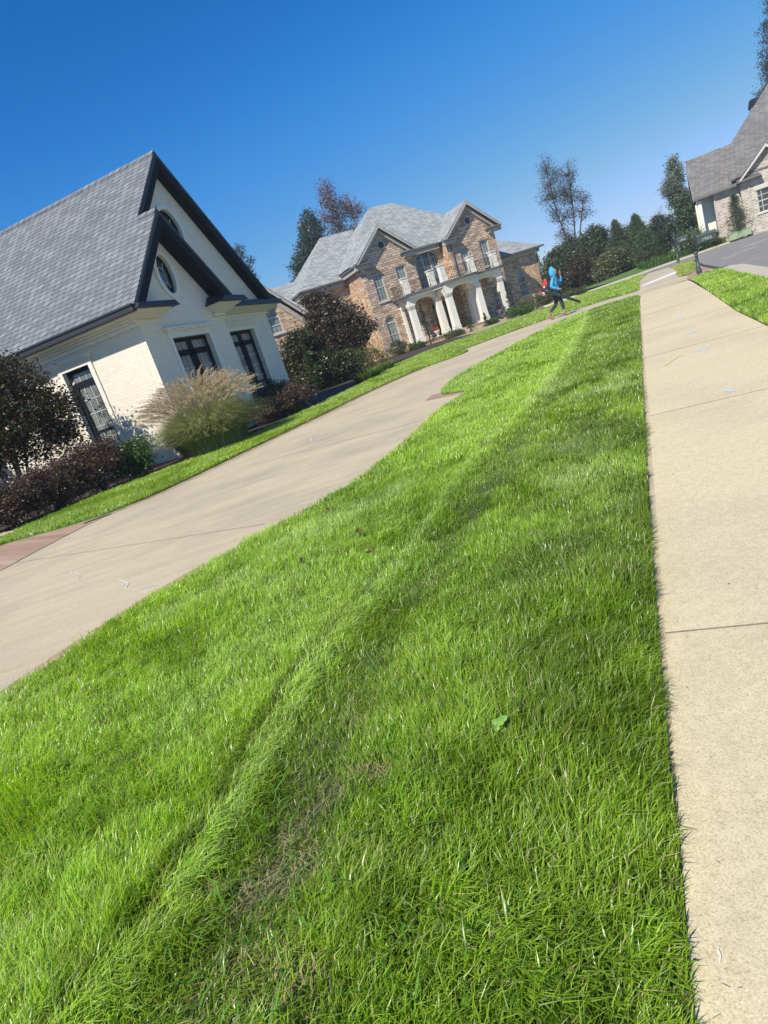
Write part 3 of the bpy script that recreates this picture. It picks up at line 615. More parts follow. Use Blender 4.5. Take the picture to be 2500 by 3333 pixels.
o = nmesh('thatch', V, [np.array(q)], M['leaf_matt'], col=np.array(CC)); tag(o, 'straw coloured thatch in the thin spots of the near lawn', 'thatch', kind='stuff')
# short clippings on the pavement
SWP = [sw(-2, 0.03), sw(10, 0.03), sw(10, 1.2), sw(-2, 1.15)]
V, q, CC = [], [], []; R = np.random.RandomState(6)
for i in range(520):
    t_ = -1.2 + 11 * R.rand() ** 1.6; x, y = sw(t_, 0.03 + 1.1 * R.rand() ** 1.3); th = R.rand() * 6.28; L = R.uniform(.005, .014); wd = .0009; b = len(V)
    if R.rand() < .06: wd = .003
    dx, dy = math.cos(th) * L / 2, math.sin(th) * L / 2; wx, wy = -math.sin(th) * wd / 2, math.cos(th) * wd / 2
    V += [(x - dx - wx, y - dy - wy, .0085), (x - dx + wx, y - dy + wy, .0085), (x + dx + wx, y + dy + wy, .011), (x + dx - wx, y + dy - wy, .011)]; q.append((b, b + 1, b + 2, b + 3))
    c = (.12, .11, .05) if R.rand() < .7 else (.05, .035, .02); CC += [c] * 4
o = nmesh('grass_clippings', V, [np.array(q)], M['leaf_matt'], col=np.array(CC)); tag(o, 'tiny dry clippings strewn on the pavement', 'clippings', kind='stuff')
# ------------------------------------------------------------------ white brick house
def local(name, label, x, y, az, cat='house'): return thing(name, label, cat, (x, y, 0), rad(90 - az))
WH = local('white_brick_house', 'white painted brick house with steep grey roof and charcoal trim left of the driveway', -4.26, 16.46, 21.6)
fB = frame((0, 0, 0), (1, 0, 0), (0, -1, 0)); fR = frame((0, .51, 0), (1, 0, 0), (0, -1, 0)); fL = frame((0, 0, 0), (0, 1, 0), (-1, 0, 0))
# walls
w1 = rect(1.08, 2.92, .3, 2.95); ov1 = oval(1.92, 4.62, .32, .52)
MB().slab(fB, [(0, 0), (4.06, 0), (4.06, 3.92), (3.75, 3.95), (1.95, 5.76), (.1, 3.93), (0, 3.9)], [w1, ov1], .22).build('wall', M['white_brick'], WH)
MB().box(3.86, 4.058, .003, .506, 0, 3.9).build('wall', M['white_brick'], WH)
w2 = rect(4.94, 6.63, .3, 2.985); ov2 = oval(3.85, 6.08, .52, .60)
MB().slab(fR, [(4.063, 0), (8.0, 0), (8.0, 3.8), (7.9, 3.86), (4.0, 7.76), (.45, 4.2), (.45, 3.0), (4.063, 3.0)], [w2, ov2], .22).build('wall', M['white_brick'], WH)
wl = rect(1.92, 2.83, .35, 2.97); wl2 = rect(6.9, 7.8, .35, 2.97)
MB().slab(fL, [(.224, 0), (14, 0), (14, 3.7), (.224, 3.7)], [wl, wl2], .22).build('wall', M['white_brick'], WH)
MB().box(7.78, 7.998, .733, 14, 0, 3.7).build('wall', M['white_brick'], WH)
MB().slab(frame((0, 14.0, 0), (1, 0, 0), (0, 1, 0)), [(.23, 0), (7.77, 0), (7.77, 3.6), (3.9, 7.4), (.23, 3.8)], (), .2).build('wall', M['white_brick'], WH)
# roof planes as thin slabs
b = MB()
b.sheet([(-.47, -.45, 3.80), (1.95, -.45, 6.18), (1.95, .2, 6.18), (4.0, .2, 8.20), (4.0, 14.3, 8.20), (-.47, 14.3, 3.80)][::-1], .05)
b.sheet([(1.953, -.45, 6.178), (4.37, -.45, 3.80), (4.37, .5, 3.80), (1.953, .5, 6.178)], .05)
b.sheet([(4.003, .2, 8.198), (4.003, 14.3, 8.198), (8.47, 14.3, 3.80), (8.47, .2, 3.80)][::-1], .05)
b.build('roof', M['shingle_a'], WH)
c = MB(); 
for i in range(46):   # ridge cap shingles
    y = .2 + i * .305; c.add([(3.86, y, 8.09), (4.0, y, 8.235), (4.0, y + .3, 8.222), (3.86, y + .3, 8.077), (4.14, y, 8.09), (4.14, y + .3, 8.077)], [(0, 3, 2, 1), (1, 2, 5, 4)])
for i in range(2):
    y = -.45 + i * .305; c.add([(1.81, y, 6.07), (1.95, y, 6.215), (1.95, y + .3, 6.202), (1.81, y + .3, 6.057), (2.09, y, 6.07), (2.09, y + .3, 6.057)], [(0, 3, 2, 1), (1, 2, 5, 4)])
c.build('ridge_cap', M['shingle_a'], WH)
# barge boards and dark soffits (chevrons)
fs = frame((0, -.452, 0), (1, 0, 0), (0, -1, 0)); fb2 = frame((0, .198, 0), (1, 0, 0), (0, -1, 0))
MB().slab(fs, [(-.44, 3.76), (-.04, 3.77), (1.95, 5.74), (3.94, 3.77), (4.33, 3.76), (1.95, 6.125)], (), .449).build('barge_board', M['dark_trim'], WH)
MB().slab(fb2, [(4.0, 7.75), (8.03, 3.77), (8.43, 3.77), (4.0, 8.145), (1.96, 6.13), (2.1, 5.87)], (), .31).build('barge_board', M['dark_trim'], WH)
t = MB(); t.slab(frame((0, -.47, 0), (1, 0, 0), (0, -1, 0)), [(-.5, 3.72), (-.42, 3.72), (1.95, 6.03), (4.3, 3.74), (4.42, 3.74), (1.95, 6.16)], (), .02)
t.slab(frame((0, .18, 0), (1, 0, 0), (0, -1, 0)), [(8.4, 3.72), (8.52, 3.72), (4.0, 8.18), (1.9, 6.12), (1.9, 5.96), (4.0, 8.03)], (), .02); t.build('rake_trim', M['gutter'], WH)
# eave gutter, soffit, frieze, crown (left side)
def gutter(mb, x0, x1, y0, y1, z): mb.box(x0, x1, y0, y1, z - .15, z)
b = MB().box(-.60, -.455, -.45, 14.3, 3.62, 3.79).box(-.63, -.60, -.45, 14.3, 3.745, 3.80); b.build('gutter', M['gutter'], WH, bevel=.012)
b = MB().box(-.453, .0, -.44, 14.3, 3.585, 3.64).box(-.20, -.0015, .0, 14, 3.52, 3.583).box(-.12, -.0015, 0, 14, 3.46, 3.518).box(-.05, -.0015, .0, 14, 3.36, 3.458); b.build('cornice', M['white_trim'], WH)
# return boxes at the gable feet
b = MB().hull([(-.44, -.56, 3.78), (1.05, -.56, 3.80), (1.05, -.003, 3.90), (-.30, -.003, 3.82)], [(-.60, -.60, 3.66), (1.15, -.60, 3.66), (1.15, -.003, 3.66), (-.60, -.003, 3.66)])
b.hull([(3.62, -.56, 3.86), (4.78, -.56, 3.84), (4.66, .3, 3.97), (3.55, .0, 3.97)][:4], [(3.28, -.60, 3.70), (4.90, -.60, 3.70), (4.78, .3, 3.70), (3.28, -.0, 3.70)])
b.hull([(4.90, -.02, 3.80), (8.52, -.02, 3.80), (8.48, .505, 3.97), (4.80, .505, 3.97)], [(4.95, -.06, 3.66), (8.56, -.06, 3.66), (8.50, .505, 3.66), (4.80, .505, 3.66)]); b.build('eave_return', M['gutter'], WH)
b = MB().hull([(-.45, -.45, 3.658), (.98, -.45, 3.658), (.98, -.003, 3.658), (-.45, -.003, 3.658)], [(-.05, -.14, 3.50), (.8, -.14, 3.50), (.8, -.003, 3.50), (-.05, -.003, 3.50)])
b.hull([(3.36, -.46, 3.698), (4.74, -.46, 3.698), (4.6, .3, 3.698), (3.36, -.003, 3.698)], [(3.60, -.12, 3.46), (4.10, -.12, 3.46), (4.10, .3, 3.46), (3.60, -.003, 3.46)]).box(3.50, 4.10, -.10, -.003, 3.40, 3.458)
b.hull([(4.75, .05, 3.658), (8.45, .05, 3.658), (8.45, .507, 3.658), (4.75, .507, 3.658)], [(4.75, .38, 3.50), (8.12, .38, 3.50), (8.12, .507, 3.50), (4.75, .507, 3.50)]).box(4.07, 8.05, .455, .507, 3.44, 3.498)
b.build('cornice', M['white_trim'], WH)
# window surrounds
def surround(fr, u0, u1, v0, v1, hw=.13, head=.12, par=WH):
    b = MB().slab(fr, [(u0 - hw, v0), (u0, v0), (u0, v1), (u1, v1), (u1, v0), (u1 + hw, v0), (u1 + hw, v1 + head), (u0 - hw, v1 + head)], (), .04, .038)
    b.slab(fr, rect(u0 - hw - .03, u1 + hw + .03, v1 + head, v1 + head + .05), (), .07, .068).slab(fr, rect(u0 - hw - .08, u1 + hw + .08, v1 + head + .052, v1 + head + .10), (), .12, .118).slab(fr, rect(u0 - hw - .12, u1 + hw + .12, v1 + head + .102, v1 + head + .14), (), .16, .158)
    return b.build('window_surround', M['white_trim'], par)
surround(fB, 1.08, 2.92, .3, 2.95); surround(fR, 4.94, 6.63, .3, 2.985); surround(fL, 1.92, 2.83, .35, 2.97)
def casement(fr, u0, u1, v1, two=True, v0=.3):
    mid = (u0 + u1) / 2; tz = v1 - .40
    bars = [(u0, u1, tz - .08, tz + .08)] + ([(mid - .1, mid + .1, v0, v1)] if two else [])
    leaves = [(u0 + .12, mid - .1), (mid + .1, u1 - .12)] if two else [(u0 + .12, u1 - .12)]
    mu = []
    for a, b_ in leaves:
        bars += [(a - .03, a + .04, v0, tz), (b_ - .04, b_ + .03, v0, tz), (a, b_, v0 + .9, v0 + .96)]
        for k in (1, 2):
            u = a + (b_ - a) * k / 3; mu.append((u - .009, u + .009, v0, v1 - .05))
        z = tz - .42
        while z > v0: mu.append((a, b_, z - .009, z + .009)); z -= .37
    return window(WH, fr, rect(u0, u1, v0, v1), M['dark_trim'], M['glass_w'], .12, .10, bars, .05, M['white_muntin'], muntins=mu)
casement(fB, 1.08, 2.92, 2.95); casement(fR, 4.94, 6.63, 2.985); casement(fL, 1.92, 2.83, 2.97, False, .35); casement(fL, 6.9, 7.8, 2.97, False, .35)
def ovalwin(par, fr, cx, cz, rx, rz, trim, gm, dm):
    MB().slab(fr, oval(cx, cz, rx + .13, rz + .13, 32), [oval(cx, cz, rx, rz, 32)], .06, .045).build('window_surround', trim, par)
    mu = MB(); ring = MB().slab(fr, oval(cx, cz, rx + .01, rz + .01, 32), [oval(cx, cz, rx - .05, rz - .05, 32)], .05, -.06)
    o = ring.build('oval_window', dm, par); MB().slab(fr, oval(cx, cz, rx - .03, rz - .03, 32), (), .01, -.10).build('pane', gm, o)
    mu.slab(fr, oval(cx, cz, rx * .45, rz * .45, 20), [oval(cx, cz, rx * .45 - .02, rz * .45 - .02, 20)], .012, -.085)
    for k in range(4):
        a = math.pi / 4 + k * math.pi / 2; c0, s0 = math.cos(a), math.sin(a)
        p0 = (cx + c0 * rx * .44, cz + s0 * rz * .44); p1 = (cx + c0 * (rx - .04), cz + s0 * (rz - .04)); nx, nz_ = -s0 * .01, c0 * .01
        mu.slab(fr, [(p0[0] - nx, p0[1] - nz_), (p1[0] - nx, p1[1] - nz_), (p1[0] + nx, p1[1] + nz_), (p0[0] + nx, p0[1] + nz_)], (), .012, -.083)
    mu.build('muntin', M['white_muntin'], o)
ovalwin(WH, fB, 1.92, 4.62, .32, .52, M['white_trim'], M['glass_d'], M['dark_trim']); ovalwin(WH, fR, 3.85, 6.08, .52, .60, M['white_trim'], M['glass_d'], M['dark_trim'])
# wing further back on the left whose gable shades the roof edge
fW = frame((-3.2, 7.2, 0), (0, 1, 0), (-1, 0, 0))
MB().slab(fW, [(0, 0), (4.6, 0), (4.6, 3.7), (2.3, 6.4), (0, 3.7)], (), .2).box(-3.0, -.225, 7.2, 7.4, 0, 3.7).box(-3.0, -.225, 11.6, 11.8, 0, 3.7).build('wall', M['white_brick'], WH)
MB().sheet([(-3.65, 6.85, 3.6), (-3.65, 9.5, 6.6), (2.35, 9.5, 6.6), (2.0, 6.85, 3.6)][::-1], .05).sheet([(-3.65, 9.503, 6.6), (-3.65, 12.15, 3.6), (2.0, 12.15, 3.6), (2.35, 9.503, 6.6)][::-1], .05).build('roof', M['shingle_a'], WH)

# ------------------------------------------------------------------ stone and brick house
SH = local('stone_brick_house', 'two storey tan stone and brick house with twin gables and white columned porch', 6.864, 49.527, 72)
def F(y, par=None): return frame((0, y, 0), (1, 0, 0), (0, -1, 0))
def Fs(x): return frame((x, 0, 0), (0, 1, 0), (-1, 0, 0))
def sash(fr, u0, u1, v0, v1, par=SH, arch=None, gm='glass_g', grid=True, deep=.08):
    ring = rect(u0, u1, v0, v1) if arch is None else arched(u0, u1, v0, v1 - arch, v1)
    vs = v1 if arch is None else v1 - arch
    m = (v0 + vs) / 2; bars = [(u0 + .04, u1 - .04, m - .035, m + .035)]
    if arch: bars.append((u0, u1, vs - .06, vs + .06))
    mu = []
    if grid:
        for k in (1, 2): u = u0 + (u1 - u0) * k / 3; mu.append((u - .012, u + .012, v0, vs))
        for f in (.25, .75): mu.append((u0, u1, v0 + (vs - v0) * f - .012, v0 + (vs - v0) * f + .012))
    o = window(par, fr, ring, M['cream'], M[gm], deep, .07, bars, .05, muntins=mu)
    MB().slab(fr, rect(u0 - .12, u1 + .12, v0 - .13, v0 - .002), (), .17, .09).build('sill', M['cream'], o)
    return o
APXL, APXR = -.18, 7.70
# bay walls (stone)
holesL = [rect(-1.62, -.82, 4.12, 6.2), rect(.45, 1.23, 4.3, 6.25), arched(-1.64, -.80, .62, 2.45, 2.9), rect(.3, 1.3, .35, 2.6), oval(APXL, 8.08, .27, .27)]
b = MB().slab(F(1.5), [(-2.38, -.2), (2.16, -.2), (2.16, 7.1), (APXL, 8.95), (-2.38, 7.1)], holesL, .25)
b.slab(F(1.5), [(5.40, -.2), (9.87, -.2), (9.87, 7.1), (APXR, 8.95), (5.40, 7.1)], [rect(6.33, 7.1, 4.3, 6.25), rect(8.26, 9.04, 4.3, 6.34), oval(APXR, 8.08, .27, .27), rect(6.2, 7.2, .35, 2.7), rect(8.3, 9.2, .7, 2.7)], .25)
b.build('wall', M['stone'], SH)
b = MB().box(-2.40, -2.14, 1.755, 5.0, -.2, 7.15).box(1.95, 2.162, 1.755, 2.7, -.2, 7.15).box(5.398, 5.62, 1.755, 2.7, -.2, 7.15).box(9.65, 9.868, 1.755, 12, -.2, 7.15)
b.slab(F(2.7), rect(2.166, 5.395, -.2, 7.2), [arched(2.86, 4.91, 4.2, 6.35, 6.95), rect(3.2, 4.5, .27, 2.8)], .25)
b.slab(F(5.0), rect(-6.1, -2.405, -.2, 6.8), [rect(-4.65, -3.78, 4.0, 5.2)], .25).box(-6.098, -5.85, 5.255, 13, -.2, 6.8).box(-6.0, 9.6, 12.75, 13, -.2, 7.1)
b.slab(F(4.0), rect(9.872, 15.17, -.2, 4.45), [rect(12.78, 13.6, 1.15, 3.38)], .25).box(14.93, 15.168, 4.255, 10.0, -.2, 4.45).box(9.872, 15.1, 9.75, 10.0, -.2, 4.45)
b.build('wall', M['brick_b'], SH)
# garage wing with steep gable, mostly behind the white house
b = MB().slab(F(-2.0), [(-13.6, -.2), (-8.1, -.2), (-8.1, 3.6), (-10.9, 6.6), (-13.6, 3.6)], [arched(-11.35, -10.5, 3.95, 5.0, 5.42)], .25).box(-8.35, -8.102, -1.74, 6, -.2, 3.6).box(-13.6, -13.35, -1.74, 8, -.2, 3.6)
b.slab(F(5.2), rect(-14, -6.103, -.2, 4.4), (), .2)
b.build('wall', M['brick_b'], SH)
sash(F(-2.0), -11.35, -10.5, 3.95, 5.42, arch=.42)
for a in (F(1.5),):
    sash(a, -1.62, -.82, 4.12, 6.2); sash(a, .45, 1.23, 4.3, 6.25); sash(a, -1.64, -.80, .62, 2.9, arch=.45); sash(a, 6.33, 7.1, 4.3, 6.25); sash(a, 8.26, 9.04, 4.3, 6.34)
    sash(a, .3, 1.3, .35, 2.6, gm='glass_d'); sash(a, 6.2, 7.2, .35, 2.7, gm='glass_d'); sash(a, 8.3, 9.2, .7, 2.7, gm='glass_d')
sash(F(5.0), -4.65, -3.78, 4.0, 5.2); sash(F(4.0), 12.78, 13.6, 1.15, 3.38)
# big arched window in the middle
fr = F(2.7); mu = []
for k in range(1, 8): u = 2.86 + 2.05 * k / 8; mu.append((u - .014, u + .014, 4.2, 6.4))
for z in (4.7, 5.25, 5.8, 6.35): mu.append((2.86, 4.91, z - .014, z + .014))
window(SH, fr, arched(2.86, 4.91, 4.2, 6.35, 6.95), M['cream'], M['glass_d'], .1, .08, [(3.5, 3.58, 4.2, 6.8), (4.2, 4.28, 4.2, 6.8)], .05, M['white_muntin'], muntins=mu)
d = MB().slab(fr, rect(3.2, 4.5, .27, 2.8), (), .06, -.12).build('front_door', M['iron'], SH)
for u in (3.3, 3.9): MB().slab(fr, rect(u, u + .5, .9, 2.5), (), .01, -.10).build('pane', M['glass_d'], d)
MB().tube([fr(3.86, 1.2, -.09), fr(3.86, 1.5, -.09)], .02, 6).build('handle', M['grey_metal'], d)
for x in (APXL, APXR):
    MB().slab(F(1.5), oval(x, 8.08, .36, .36), [oval(x, 8.08, .26, .26)], .06, .05).build('vent_surround', M['taupe'], SH)
    v = MB()
    for k in range(-4, 5): v.slab(F(1.5), rect(x - .25, x + .25, 8.08 + k * .055 - .012, 8.08 + k * .055 + .012), (), .05, -.05)
    v.build('round_vent', M['taupe_d'], SH)
# lintels of upright stones over the openings
l = MB()
for u0, u1, v, yy in ((-1.75, -.69, 6.21, 1.5), (.33, 1.35, 6.26, 1.5), (6.2, 7.23, 6.26, 1.5), (8.13, 9.17, 6.35, 1.5), (12.65, 13.73, 3.39, 4.0)):
    n = 7
    for k in range(n):
        a = u0 + (u1 - u0) * k / n; l.slab(F(yy), [(a + .01, v), (a + (u1 - u0) / n - .01, v), (a + (u1 - u0) / n + (k - 2.5) * .01, v + .26), (a + .02 + (k - 3.5) * .01, v + .26)], (), .06, .035)
for c0, vs, rx, rz, yy in ((-1.22, 2.45, .50, .54, 1.5), (3.885, 6.35, 1.12, .70, 2.7)):
    for k in range(13):
        a0, a1 = math.pi * k / 13, math.pi * (k + .92) / 13
        l.slab(F(yy), [(c0 + rx * math.cos(a0), vs + rz * math.sin(a0)), (c0 + (rx + .2) * math.cos(a0), vs + (rz + .2) * math.sin(a0)), (c0 + (rx + .2) * math.cos(a1), vs + (rz + .2) * math.sin(a1)), (c0 + rx * math.cos(a1), vs + rz * math.sin(a1))], (), .06, .035)
l.build('lintel', M['brick_b'], SH)
# roofs
S = M['shingle_b']; r = MB()
for cx, hw, yb in ((APXL, 2.56, 5.0), (APXR, 2.62, 5.0)):
    r.sheet([(cx - hw, 1.0, 7.22), (cx, 1.0, 9.50), (cx, yb, 9.50), (cx - hw, yb - 2.4 if cx > 0 else 5.4, 7.22)][::-1], .06)
    r.sheet([(cx + hw, 1.0, 7.22), (cx, 1.0, 9.50), (cx, yb, 9.50), (cx + hw, yb - 2.4 if cx < 0 else 5.4, 7.22)], .06)
PL, PR = (2.35, 7.0, 11.95), (4.45, 7.0, 11.9)
A_, B_, C_, D_ = (-2.95, 2.25, 7.28), (10.4, 2.25, 7.28), (10.4, 12.6, 7.28), (-2.95, 12.6, 7.28)
r.sheet([A_, B_, PR, PL], .06).sheet([B_, C_, PR], .06).sheet([C_, D_, PL, PR], .06).sheet([D_, A_, PL], .06)
# left wing hip
L1, L2, L3 = (-6.5, 4.55, 6.85), (-1.0, 4.55, 6.85), (-6.5, 13.4, 6.85); R1, R2 = (-1.95, 9.0, 11.05), (1.2, 9.0, 11.05)
r.sheet([L1, L2, R2, R1], .06).sheet([L3, L1, R1], .06).sheet([(0, 13.4, 6.85), L3, R1, R2], .06)
# low back-left roof and garage gable
r.sheet([(-14.4, 4.8, 4.5), (-6.0, 4.8, 4.5), (-5.2, 9.0, 8.25), (-14.4, 9.0, 8.25)], .06)
r.sheet([(-10.9, -2.45, 7.05), (-7.7, -2.45, 3.62), (-7.7, 6, 3.62), (-10.9, 6, 7.05)], .06).sheet([(-10.903, -2.45, 7.05), (-14.1, -2.45, 3.62), (-14.1, 6, 3.62), (-10.903, 6, 7.05)][::-1], .06)
# right wing hip
r.sheet([(9.872, 3.5, 4.84), (15.7, 3.5, 4.84), (12.4, 7.0, 7.0), (9.872, 7.0, 7.0)], .06).sheet([(15.7, 3.5, 4.84), (15.7, 10.5, 4.84), (12.4, 7.0, 7.0)], .06).sheet([(15.7, 10.5, 4.84), (9.872, 10.5, 4.84), (9.872, 7.0, 7.0), (12.4, 7.0, 7.0)], .06)
r.build('roof', S, SH)
# rake boards, soffits, returns, fascia
t = MB()
for cx, hw in ((APXL, 2.56), (APXR, 2.62)):
    t.slab(frame((0, .98, 0), (1, 0, 0), (0, -1, 0)), [(cx - hw - .02, 7.08), (cx - hw + .12, 7.08), (cx, 9.21), (cx + hw - .12, 7.08), (cx + hw + .02, 7.08), (cx, 9.43)], (), .06)
    t.slab(frame((0, 1.28, 0), (1, 0, 0), (0, -1, 0)), [(cx - hw + .25, 7.14), (cx - hw + .55, 7.14), (cx, 8.92), (cx + hw - .55, 7.14), (cx + hw - .25, 7.14), (cx, 9.19)], (), .21)
    for s_ in (-1, 1):
        x0, x1 = sorted((cx + s_ * (hw + .12), cx + s_ * (hw - 1.05)))
        t.box(x0, x1, 1.2, 1.497, 6.72, 7.02)
t.slab(frame((0, -2.45, 0), (1, 0, 0), (0, -1, 0)), [(-14.1, 3.45), (-13.9, 3.45), (-10.9, 6.72), (-7.9, 3.45), (-7.7, 3.45), (-10.9, 6.98)], (), .06)
t.slab(frame((0, -2.1, 0), (1, 0, 0), (0, -1, 0)), [(-13.7, 3.4), (-13.4, 3.4), (-10.9, 6.2), (-8.4, 3.4), (-8.1, 3.4), (-10.9, 6.55)], (), .09)
t.box(2.38, 5.1, 2.28, 2.697, 6.80, 7.08).box(-2.75, -2.405, 1.3, 5.3, 6.75, 7.03).box(-6.3, -2.8, 4.72, 4.997, 6.35, 6.68).box(-6.4, -6.105, 4.72, 13, 6.35, 6.68).box(9.88, 15.45, 3.7, 3.997, 4.42, 4.70).box(15.18, 15.45, 3.7, 10, 4.42, 4.70)
t.build('fascia', M['taupe'], SH)
t = MB()
for cx, hw in ((APXL, 2.56), (APXR, 2.62)):
    for s_ in (-1, 1):
        x0, x1 = sorted((cx + s_ * (hw + .17), cx + s_ * (hw - 1.25))); xi0, xi1 = sorted((cx + s_ * (hw + .1), cx + s_ * (hw - 1.1)))
        t.hull([(xi0, 1.1, 7.12), (xi1, 1.1, 7.12), (xi1, 1.49, 7.27), (xi0, 1.49, 7.27)], [(x0, .92, 7.03), (x1, .92, 7.03), (x1, 1.49, 7.03), (x0, 1.49, 7.03)])
t.box(2.4, 5.1, 2.16, 2.27, 7.10, 7.24).box(-2.88, -2.77, .95, 5.3, 7.05, 7.19).box(-6.6, -2.8, 4.42, 4.53, 6.70, 6.83).box(-6.62, -6.5, 4.42, 13.4, 6.70, 6.83).box(9.88, 15.82, 3.38, 3.49, 4.70, 4.83).box(15.71, 15.82, 3.38, 10.5, 4.70, 4.83)
t.build('gutter', M['taupe_d'], SH)
t = MB().tube([(5.62, 2.35, 6.9), (5.62, 1.42, 6.7), (5.62, 1.42, 4.0)], .05, 8).tube([(15.25, 3.9, 4.6), (15.25, 3.93, 4.3), (15.25, 3.93, .2)], .05, 8).tube([(9.95, 1.42, 2.6), (9.95, 1.42, -.1)], .05, 8); t.build('downspout', M['taupe_d'], SH)
# porch: plinth, steps, columns, arches, balcony
p = MB().box(-.35, 2.2, -.36, 1.498, -.2, .26).box(2.2, 5.45, -1.86, 2.698, -.2, .26).box(5.45, 8.55, -.36, 1.498, -.2, .26); p.build('porch_plinth', M['stone'], SH)
p = MB().box(-.40, 2.15, -.42, 1.497, .262, .31).box(2.15, 5.5, -1.92, 2.697, .262, .31).box(5.5, 8.6, -.42, 1.497, .262, .31); p.build('porch_floor', M['porch_floor'], SH)
p = MB().box(2.9, 4.8, -2.25, -1.93, -.2, .20).box(2.9, 4.8, -2.6, -2.25, -.2, .09).box(2.9, 4.8, -2.95, -2.6, -.2, -.0)
p.hull([(2.45, -1.93, .30), (2.9, -1.93, .30), (2.8, -3.1, .04), (2.3, -3.1, .04)], [(2.45, -1.93, -.2), (2.9, -1.93, -.2), (2.8, -3.1, -.2), (2.3, -3.1, -.2)]).hull([(4.8, -1.93, .30), (5.25, -1.93, .30), (5.5, -3.1, .04), (4.95, -3.1, .04)], [(4.8, -1.93, -.2), (5.25, -1.93, -.2), (5.5, -3.1, -.2), (4.95, -3.1, -.2)])
p.build('porch_steps', M['porch_floor'], SH)
COLS = [(.05, 0), (2.38, 0), (2.55, -1.5), (5.12, -1.5), (5.3, 0), (8.15, 0)]
for cx, cy in COLS:
    b = MB().box(cx - .275, cx + .275, cy - .275, cy + .275, .312, .60).taper(cx, cy, .622, .70, .53, .49).taper(cx, cy, .702, 2.80, .49, .43).taper(cx, cy, 2.802, 2.86, .46, .50).box(cx - .22, cx + .22, cy - .22, cy + .22, 2.902, 2.97).taper(cx, cy, 2.972, 3.08, .48, .55)
    b.build('porch_column', M['white_trim'], SH)
    for k in (0, 1):
        pn = MB()
        f = frame((cx, cy - .232, 0), (1, 0, 0), (0, -1, 0)) if k == 0 else frame((cx - .232, cy, 0), (0, 1, 0), (-1, 0, 0))
    # raised panel strips on the front face of the shaft
def entab(fr, u0, u1, a0, a1, top=3.62): return MB().slab(fr, [(u0, 3.08), (a0, 3.08)] + [(a0 + (a1 - a0) * (1 - math.cos(math.pi * k / 14)) / 2, 3.08 + .34 * math.sin(math.pi * k / 14)) for k in range(1, 14)] + [(a1, 3.08), (u1, 3.08), (u1, top), (u0, top)], (), .42)
for e in (entab(frame((0, -.21, 0), (1, 0, 0), (0, -1, 0)), -.2, 2.33, .36, 2.12), entab(frame((0, -.21, 0), (1, 0, 0), (0, -1, 0)), 5.33, 8.42, 5.6, 7.88), entab(frame((0, -1.71, 0), (1, 0, 0), (0, -1, 0)), 2.335, 5.32, 2.86, 4.82),
          entab(frame((-.204, 0, 0), (0, 1, 0), (-1, 0, 0)), -.2, 1.495, .3, 1.2), entab(frame((2.335, 0, 0), (0, 1, 0), (-1, 0, 0)), -1.7, .2, -1.2, -.3), entab(frame((5.325, 0, 0), (0, 1, 0), (1, 0, 0)), -1.7, .2, -1.2, -.3), entab(frame((8.424, 0, 0), (0, 1, 0), (1, 0, 0)), -.2, 1.495, .3, 1.2)):
    e.build('porch_arch', M['white_trim'], SH)
MB().box(-.18, .05, 1.30, 1.497, .3, 3.08).build('pilaster', M['white_trim'], SH)
out = [(-.55, 1.49), (-.55, -.15), (-.2, -.5), (1.2, -.52), (1.8, -.7), (2.1, -1.3), (2.4, -1.85), (3.0, -2.1), (3.85, -2.2), (4.7, -2.1), (5.3, -1.85), (5.6, -1.3), (5.9, -.7), (6.5, -.52), (8.3, -.5), (8.75, -.15), (8.75, 1.49)]
full = out + [(5.395, 1.49), (5.39, 2.69), (2.17, 2.69), (2.165, 1.49)]
def deck(name, z, t_, mat, grow=0.0):
    cx, cy = 4.1, 1.2; pts = [(cx + (x - cx) * (1 + grow), y if y > 1.4 else cy + (y - cy) * (1 + grow)) for x, y in full]
    MB().slab(lambda u, v, w_=0.0: (u, v, z + w_), pts, (), t_).build(name, mat, SH)
deck('porch_ceiling', 3.80, .17, M['white_trim'], -.03); deck('balcony_deck', 3.95, .14, M['taupe_d'], .02)
for cx, cy in COLS[:4] + COLS[5:]:
    o = MB().box(cx - .235, cx + .235, cy - .235, cy + .235, 3.952, 4.22).box(cx - .215, cx + .215, cy - .215, cy + .215, 4.222, 5.02).taper(cx, cy, 5.022, 5.12, .44, .50).box(cx - .265, cx + .265, cy - .265, cy + .265, 5.122, 5.19).build('balcony_post', M['white_trim'], SH)
    MB().slab(frame((cx, cy - .217, 0), (1, 0, 0), (0, -1, 0)), rect(-.16, .16, 4.32, 4.92), [rect(-.12, .12, 4.36, 4.88)], .012, .01).build('panel', M['cream'], o)
def railing(pts):
    b = MB()
    for (x0, y0), (x1, y1) in zip(pts[:-1], pts[1:]):
        for z in (4.06, 4.80): b.tube([(x0, y0, z), (x1, y1, z)], .018, 6)
        L = math.hypot(x1 - x0, y1 - y0); n = max(2, int(L / .13))
        for k in range(n): f = (k + .5) / n; x, y = x0 + (x1 - x0) * f, y0 + (y1 - y0) * f; b.box(x - .011, x + .011, y - .011, y + .011, 4.06, 4.8)
    b.build('railing', M['iron'], SH)
railing([(-.45, 1.45), (-.35, -.1), (-.2, -.15)]); railing([(.31, -.25), (1.4, -.28), (2.12, -.25)]); railing([(2.81, -1.72), (3.85, -1.95), (4.86, -1.72)]); railing([(5.38, -1.6), (5.75, -.8), (6.3, -.35), (7.89, -.25)]); railing([(8.41, -.1), (8.55, .1), (8.55, 1.45)])
